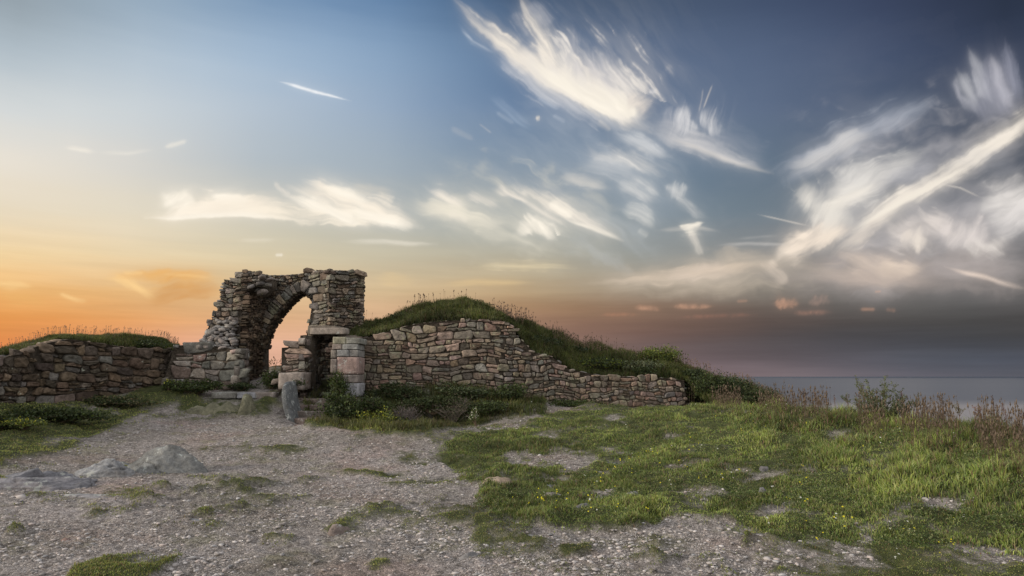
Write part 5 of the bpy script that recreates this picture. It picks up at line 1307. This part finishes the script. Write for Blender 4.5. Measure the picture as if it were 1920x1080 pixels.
bush('plinth_plant', at(365, 742, 17.0), (1.4, .7, .42), 'dark plant at the foot of the battered granite block', 'plant', 19, DG + MGN[:1], 3200, .05, 22, flower=((.5, .5, .45), 6, .05))
bush('arch_foot_plants', at(448, 738, 17.5), (.9, .6, .3), 'dark plants growing in the shadow below the arch', 'plant', 20, DG, 1800, .045, 14)
bush('sill_plants', at(508, 738, 17.6), (.55, .5, .62), 'tall dark weeds in the opening of the arch', 'plant', 21, DG + MGN[:2], 1900, .045, 14)
bush('left_wall_weeds', at(95, 797, 13.9), (2.4, .7, .36), 'dark green weeds piled along the foot of the far left wall', 'plant', 22, DG + MGN[:1], 6000, .05, 34)
bush('left_edge_weeds', at(-20, 808, 12.8), (1.6, .7, .30), 'dark weeds at the left edge below the wall', 'plant', 23, DG, 3000, .05, 22)
bush('left_wall_tufts', at(215, 768, 15.8), (1.9, .6, .32), 'brownish weeds at the wall foot between the dark weeds and the granite block', 'plant', 24, DG + [(.13, .11, .06)], 3000, .045, 24)
bush('yellow_weeds', at(45, 806, 12.7), (1.0, .5, .22), 'yellow-flowered weeds low at the left edge', 'plant', 25, MGN + YG, 1300, .035, 14, flower=((.5, .47, .05), 110, .03))
bush('yellow_ragwort', at(316, 735, 17.0), (.4, .4, .32), 'yellow-flowered weed at the left corner of the granite block', 'plant', 26, MGN, 500, .04, 8, flower=((.5, .47, .05), 50, .045))
bush('bank_plants', at(560, 735, 16.9), (.42, .35, .35), 'dark tuft of leaves at the left end of the steps', 'plant', 27, DG + MGN[:1], 900, .04, 10)
bush('headland_scrub', at(1368, 752, 19.5), (1.3, 1.0, .75), 'dark scrub on the slope right of the wall end', 'shrub', 28, DG, 3600, .05, 24)
bush('headland_bush', at(1428, 760, 19.0), (1.0, .8, .45), 'low dark scrub where the slope meets the sea', 'shrub', 29, DG, 2400, .05, 18)
bush('wall_end_shrub', at(1300, 722, 19.9), (.9, .7, .55), 'dark shrub hanging just above the end of the long wall', 'shrub', 30, DG, 2400, .05, 18)
bush('crest_bramble', at(872, 580, 20.0), (1.6, .8, .30), 'dark bramble on the highest point of the mound', 'bush', 31, DG, 2400, .04, 20)
bush('mound_tussock', at(768, 602, 19.4), (1.3, .7, .26), 'dark tussock on the left slope of the mound', 'bush', 32, DG + MGN[:1], 2000, .04, 18)
bush('slope_bramble', at(1060, 668, 20.0), (1.4, .8, .35), 'dark bramble halfway down the right slope of the mound', 'bush', 33, DG, 2200, .045, 18)
bush('bank_growth', at(812, 778, 16.9), (1.5, .6, .5), 'dark shaggy growth on the bank above the pinkish rock face', 'bush', 34, DG, 3600, .045, 24)
bush('bank_nettles', at(920, 785, 16.9), (1.3, .6, .42), 'dark green nettles on the bank right of the dead bramble', 'bush', 35, DG + MGN[:1], 3000, .045, 22)
bush('hollow_nettles', at(700, 785, 16.8), (1.2, .6, .55), 'dark nettles behind the bright yellow-green bush', 'bush', 36, DG + MGN[:1], 3000, .045, 22)
# tall bush standing above the meadow crest before the sea


def feathery(name, base, size, label, seed, nst=22):
    root = empty(name, base, label, 'bush'); r = random.Random(seed); g = np.random.default_rng(seed); st = Acc(); fo = Acc(); base = np.array(base, float)
    for i in range(nst):
        a_ = r.uniform(0, 6.28); q = r.uniform(0, 1) ** .7; tip = base + np.array([math.cos(a_) * size[0] / 2 * q, math.sin(a_) * size[1] / 2 * q, size[2] * (1 - .55 * q ** 2) * r.uniform(.5, 1.12)])
        prev = base; n_ = 6; pts = [base + (tip - base) * (k / n_) + np.array([r.uniform(-.02, .02), r.uniform(-.02, .02), .06 * math.sin(math.pi * k / n_)]) for k in range(n_ + 1)]
        for k in range(n_): tube(st, pts[k], pts[k + 1], .008 * (1 - k / 8), .008 * (1 - (k + 1) / 8), (.085, .085, .045), 4)
        for k in range(2, n_ + 1):
            for _ in range(4):
                e = pts[k] + np.array([r.uniform(-.1, .1), r.uniform(-.1, .1), r.uniform(.02, .13)]); tube(st, pts[k], e, .003, .0015, (.10, .10, .05), 3)
                m_ = 5; leaf_quads(fo, pts[k] + (e - pts[k]) * g.random((m_, 1)) + g.normal(size=(m_, 3)) * .008, .022 + .02 * g.random(m_), g, np.array(GG_)[g.integers(0, 3, m_)] * (.7 + .6 * g.random((m_, 1))), .8)
    st.build('stems', M_TINT, root); fo.build('foliage', M_LEAF, root, smooth=False); return root


def gpt(px, Y):
    p_ = at(px, 780, Y); z, _ = gz(p_[0], p_[1]); return (p_[0], p_[1], float(z[0]) - .02)


def height_to(px, py, Y, b_): return at(px, py, Y)[2] - b_[2]


b_ = gpt(1655, 12.2); feathery('tall_bush', b_, (1.45, .9, height_to(1655, 708, 12.2, b_)), 'tall feathery grey-green bush rising above the meadow crest against the sea', 5, 30)


def dock(name, base, h, label, seed, colr=(.17, .085, .07), cat='plant', fat=.022, branch=3):
    root = empty(name, base, label, cat, 'tall dry weeds on the meadow crest'); r = random.Random(seed); g = np.random.default_rng(seed); st = Acc(); hd = Acc(); base = np.array(base, float)
    lean = np.array([r.uniform(-.10, .10), r.uniform(-.05, .05), 0]) * h; top = base + np.array([0, 0, h]) + lean; mid = base + np.array([0, 0, h * .5]) + lean * .3
    tube(st, base, mid, .006, .005, (.14, .09, .06), 4); tube(st, mid, top, .005, .003, (.14, .09, .06), 4)
    spikes = [(mid + (top - mid) * .25, top)]
    for k in range(branch if branch != 1 else 0):
        s0 = mid + (top - mid) * r.uniform(0, .6); e = s0 + np.array([r.uniform(-.13, .13), r.uniform(-.08, .08), r.uniform(.08, .2)]) * (h / .6); tube(st, s0, e, .003, .002, (.14, .09, .06), 3); spikes.append((s0 + (e - s0) * .4, e))
    for s0, e in spikes:
        n_ = int(60 * max(.4, np.linalg.norm(e - s0) / .2)); t = g.random((n_, 1)); P = s0 + (e - s0) * t + g.normal(size=(n_, 3)) * fat * .4 * (1.1 - .7 * t)
        leaf_quads(hd, P, .012 + .014 * g.random(n_), g, np.array(colr) * (.6 + .8 * g.random((n_, 1))), .4)
    st.build('stem', M_TINT, root); hd.build('seed_head', M_LEAF, root, smooth=False); return root


for k, (px, py, Y, lab, cc, fat, br) in enumerate([
        (1467, 728, 14.2, 'thin bare weed stem with a small head, farthest left on the crest', (.10, .09, .09), .008, 0),
        (1491, 728, 14.0, 'thin weed with one round dark head near the left of the crest', (.09, .07, .08), .014, 1),
        (1508, 728, 13.9, 'branching dark weed with drooping arms, left part of the crest', (.10, .08, .08), .012, 6),
        (1535, 735, 13.5, 'slim dark red dock spike left of the paired dock spikes', (.13, .07, .065), .018, 0),
        (1552, 734, 13.4, 'tall curved dock spike leaning right, left of the fat one', (.13, .075, .065), .02, 1),
        (1567, 741, 13.3, 'fat dark dock seed spike between the curved dock and the tall bush', (.13, .075, .065), .034, 0),
        (1593, 741, 13.1, 'bushy dark weed just left of the tall bush', (.12, .11, .09), .02, 6),
        (1622, 722, 12.5, 'dark branching weed rising through the left side of the tall bush', (.11, .09, .09), .014, 5),
        (1697, 735, 12.1, 'drooping red-brown dock spike right of the tall bush', (.17, .07, .06), .03, 1),
        (1722, 735, 11.9, 'pale grass-like spike with arching blades right of the red dock', (.12, .12, .08), .018, 2),
        (1735, 748, 11.8, 'short dark weed head on a slanting stem', (.11, .08, .08), .014, 3),
        (1768, 742, 11.5, 'slanting branched weed midway between bush and right edge', (.13, .10, .08), .014, 5),
        (1800, 752, 11.1, 'bushy weed with pale green upper leaves near the yellow flowers', (.13, .12, .07), .02, 6),
        (1867, 742, 10.7, 'thin tall weed with two small round heads near the right edge', (.09, .08, .09), .012, 2),
        (1838, 762, 10.8, 'red-brown weed cluster third from the right edge', (.15, .08, .07), .024, 4),
        (1890, 756, 10.3, 'dark dock spike second from the right edge', (.13, .075, .07), .024, 1),
        (1912, 768, 10.1, 'leaning weed at the right edge of the photo', (.13, .09, .08), .02, 4)]):
    b_ = gpt(px, Y); dock('dry_weed', b_, max(.25, height_to(px, py, Y, b_)), lab, 200 + k, cc, 'weed', fat, br)
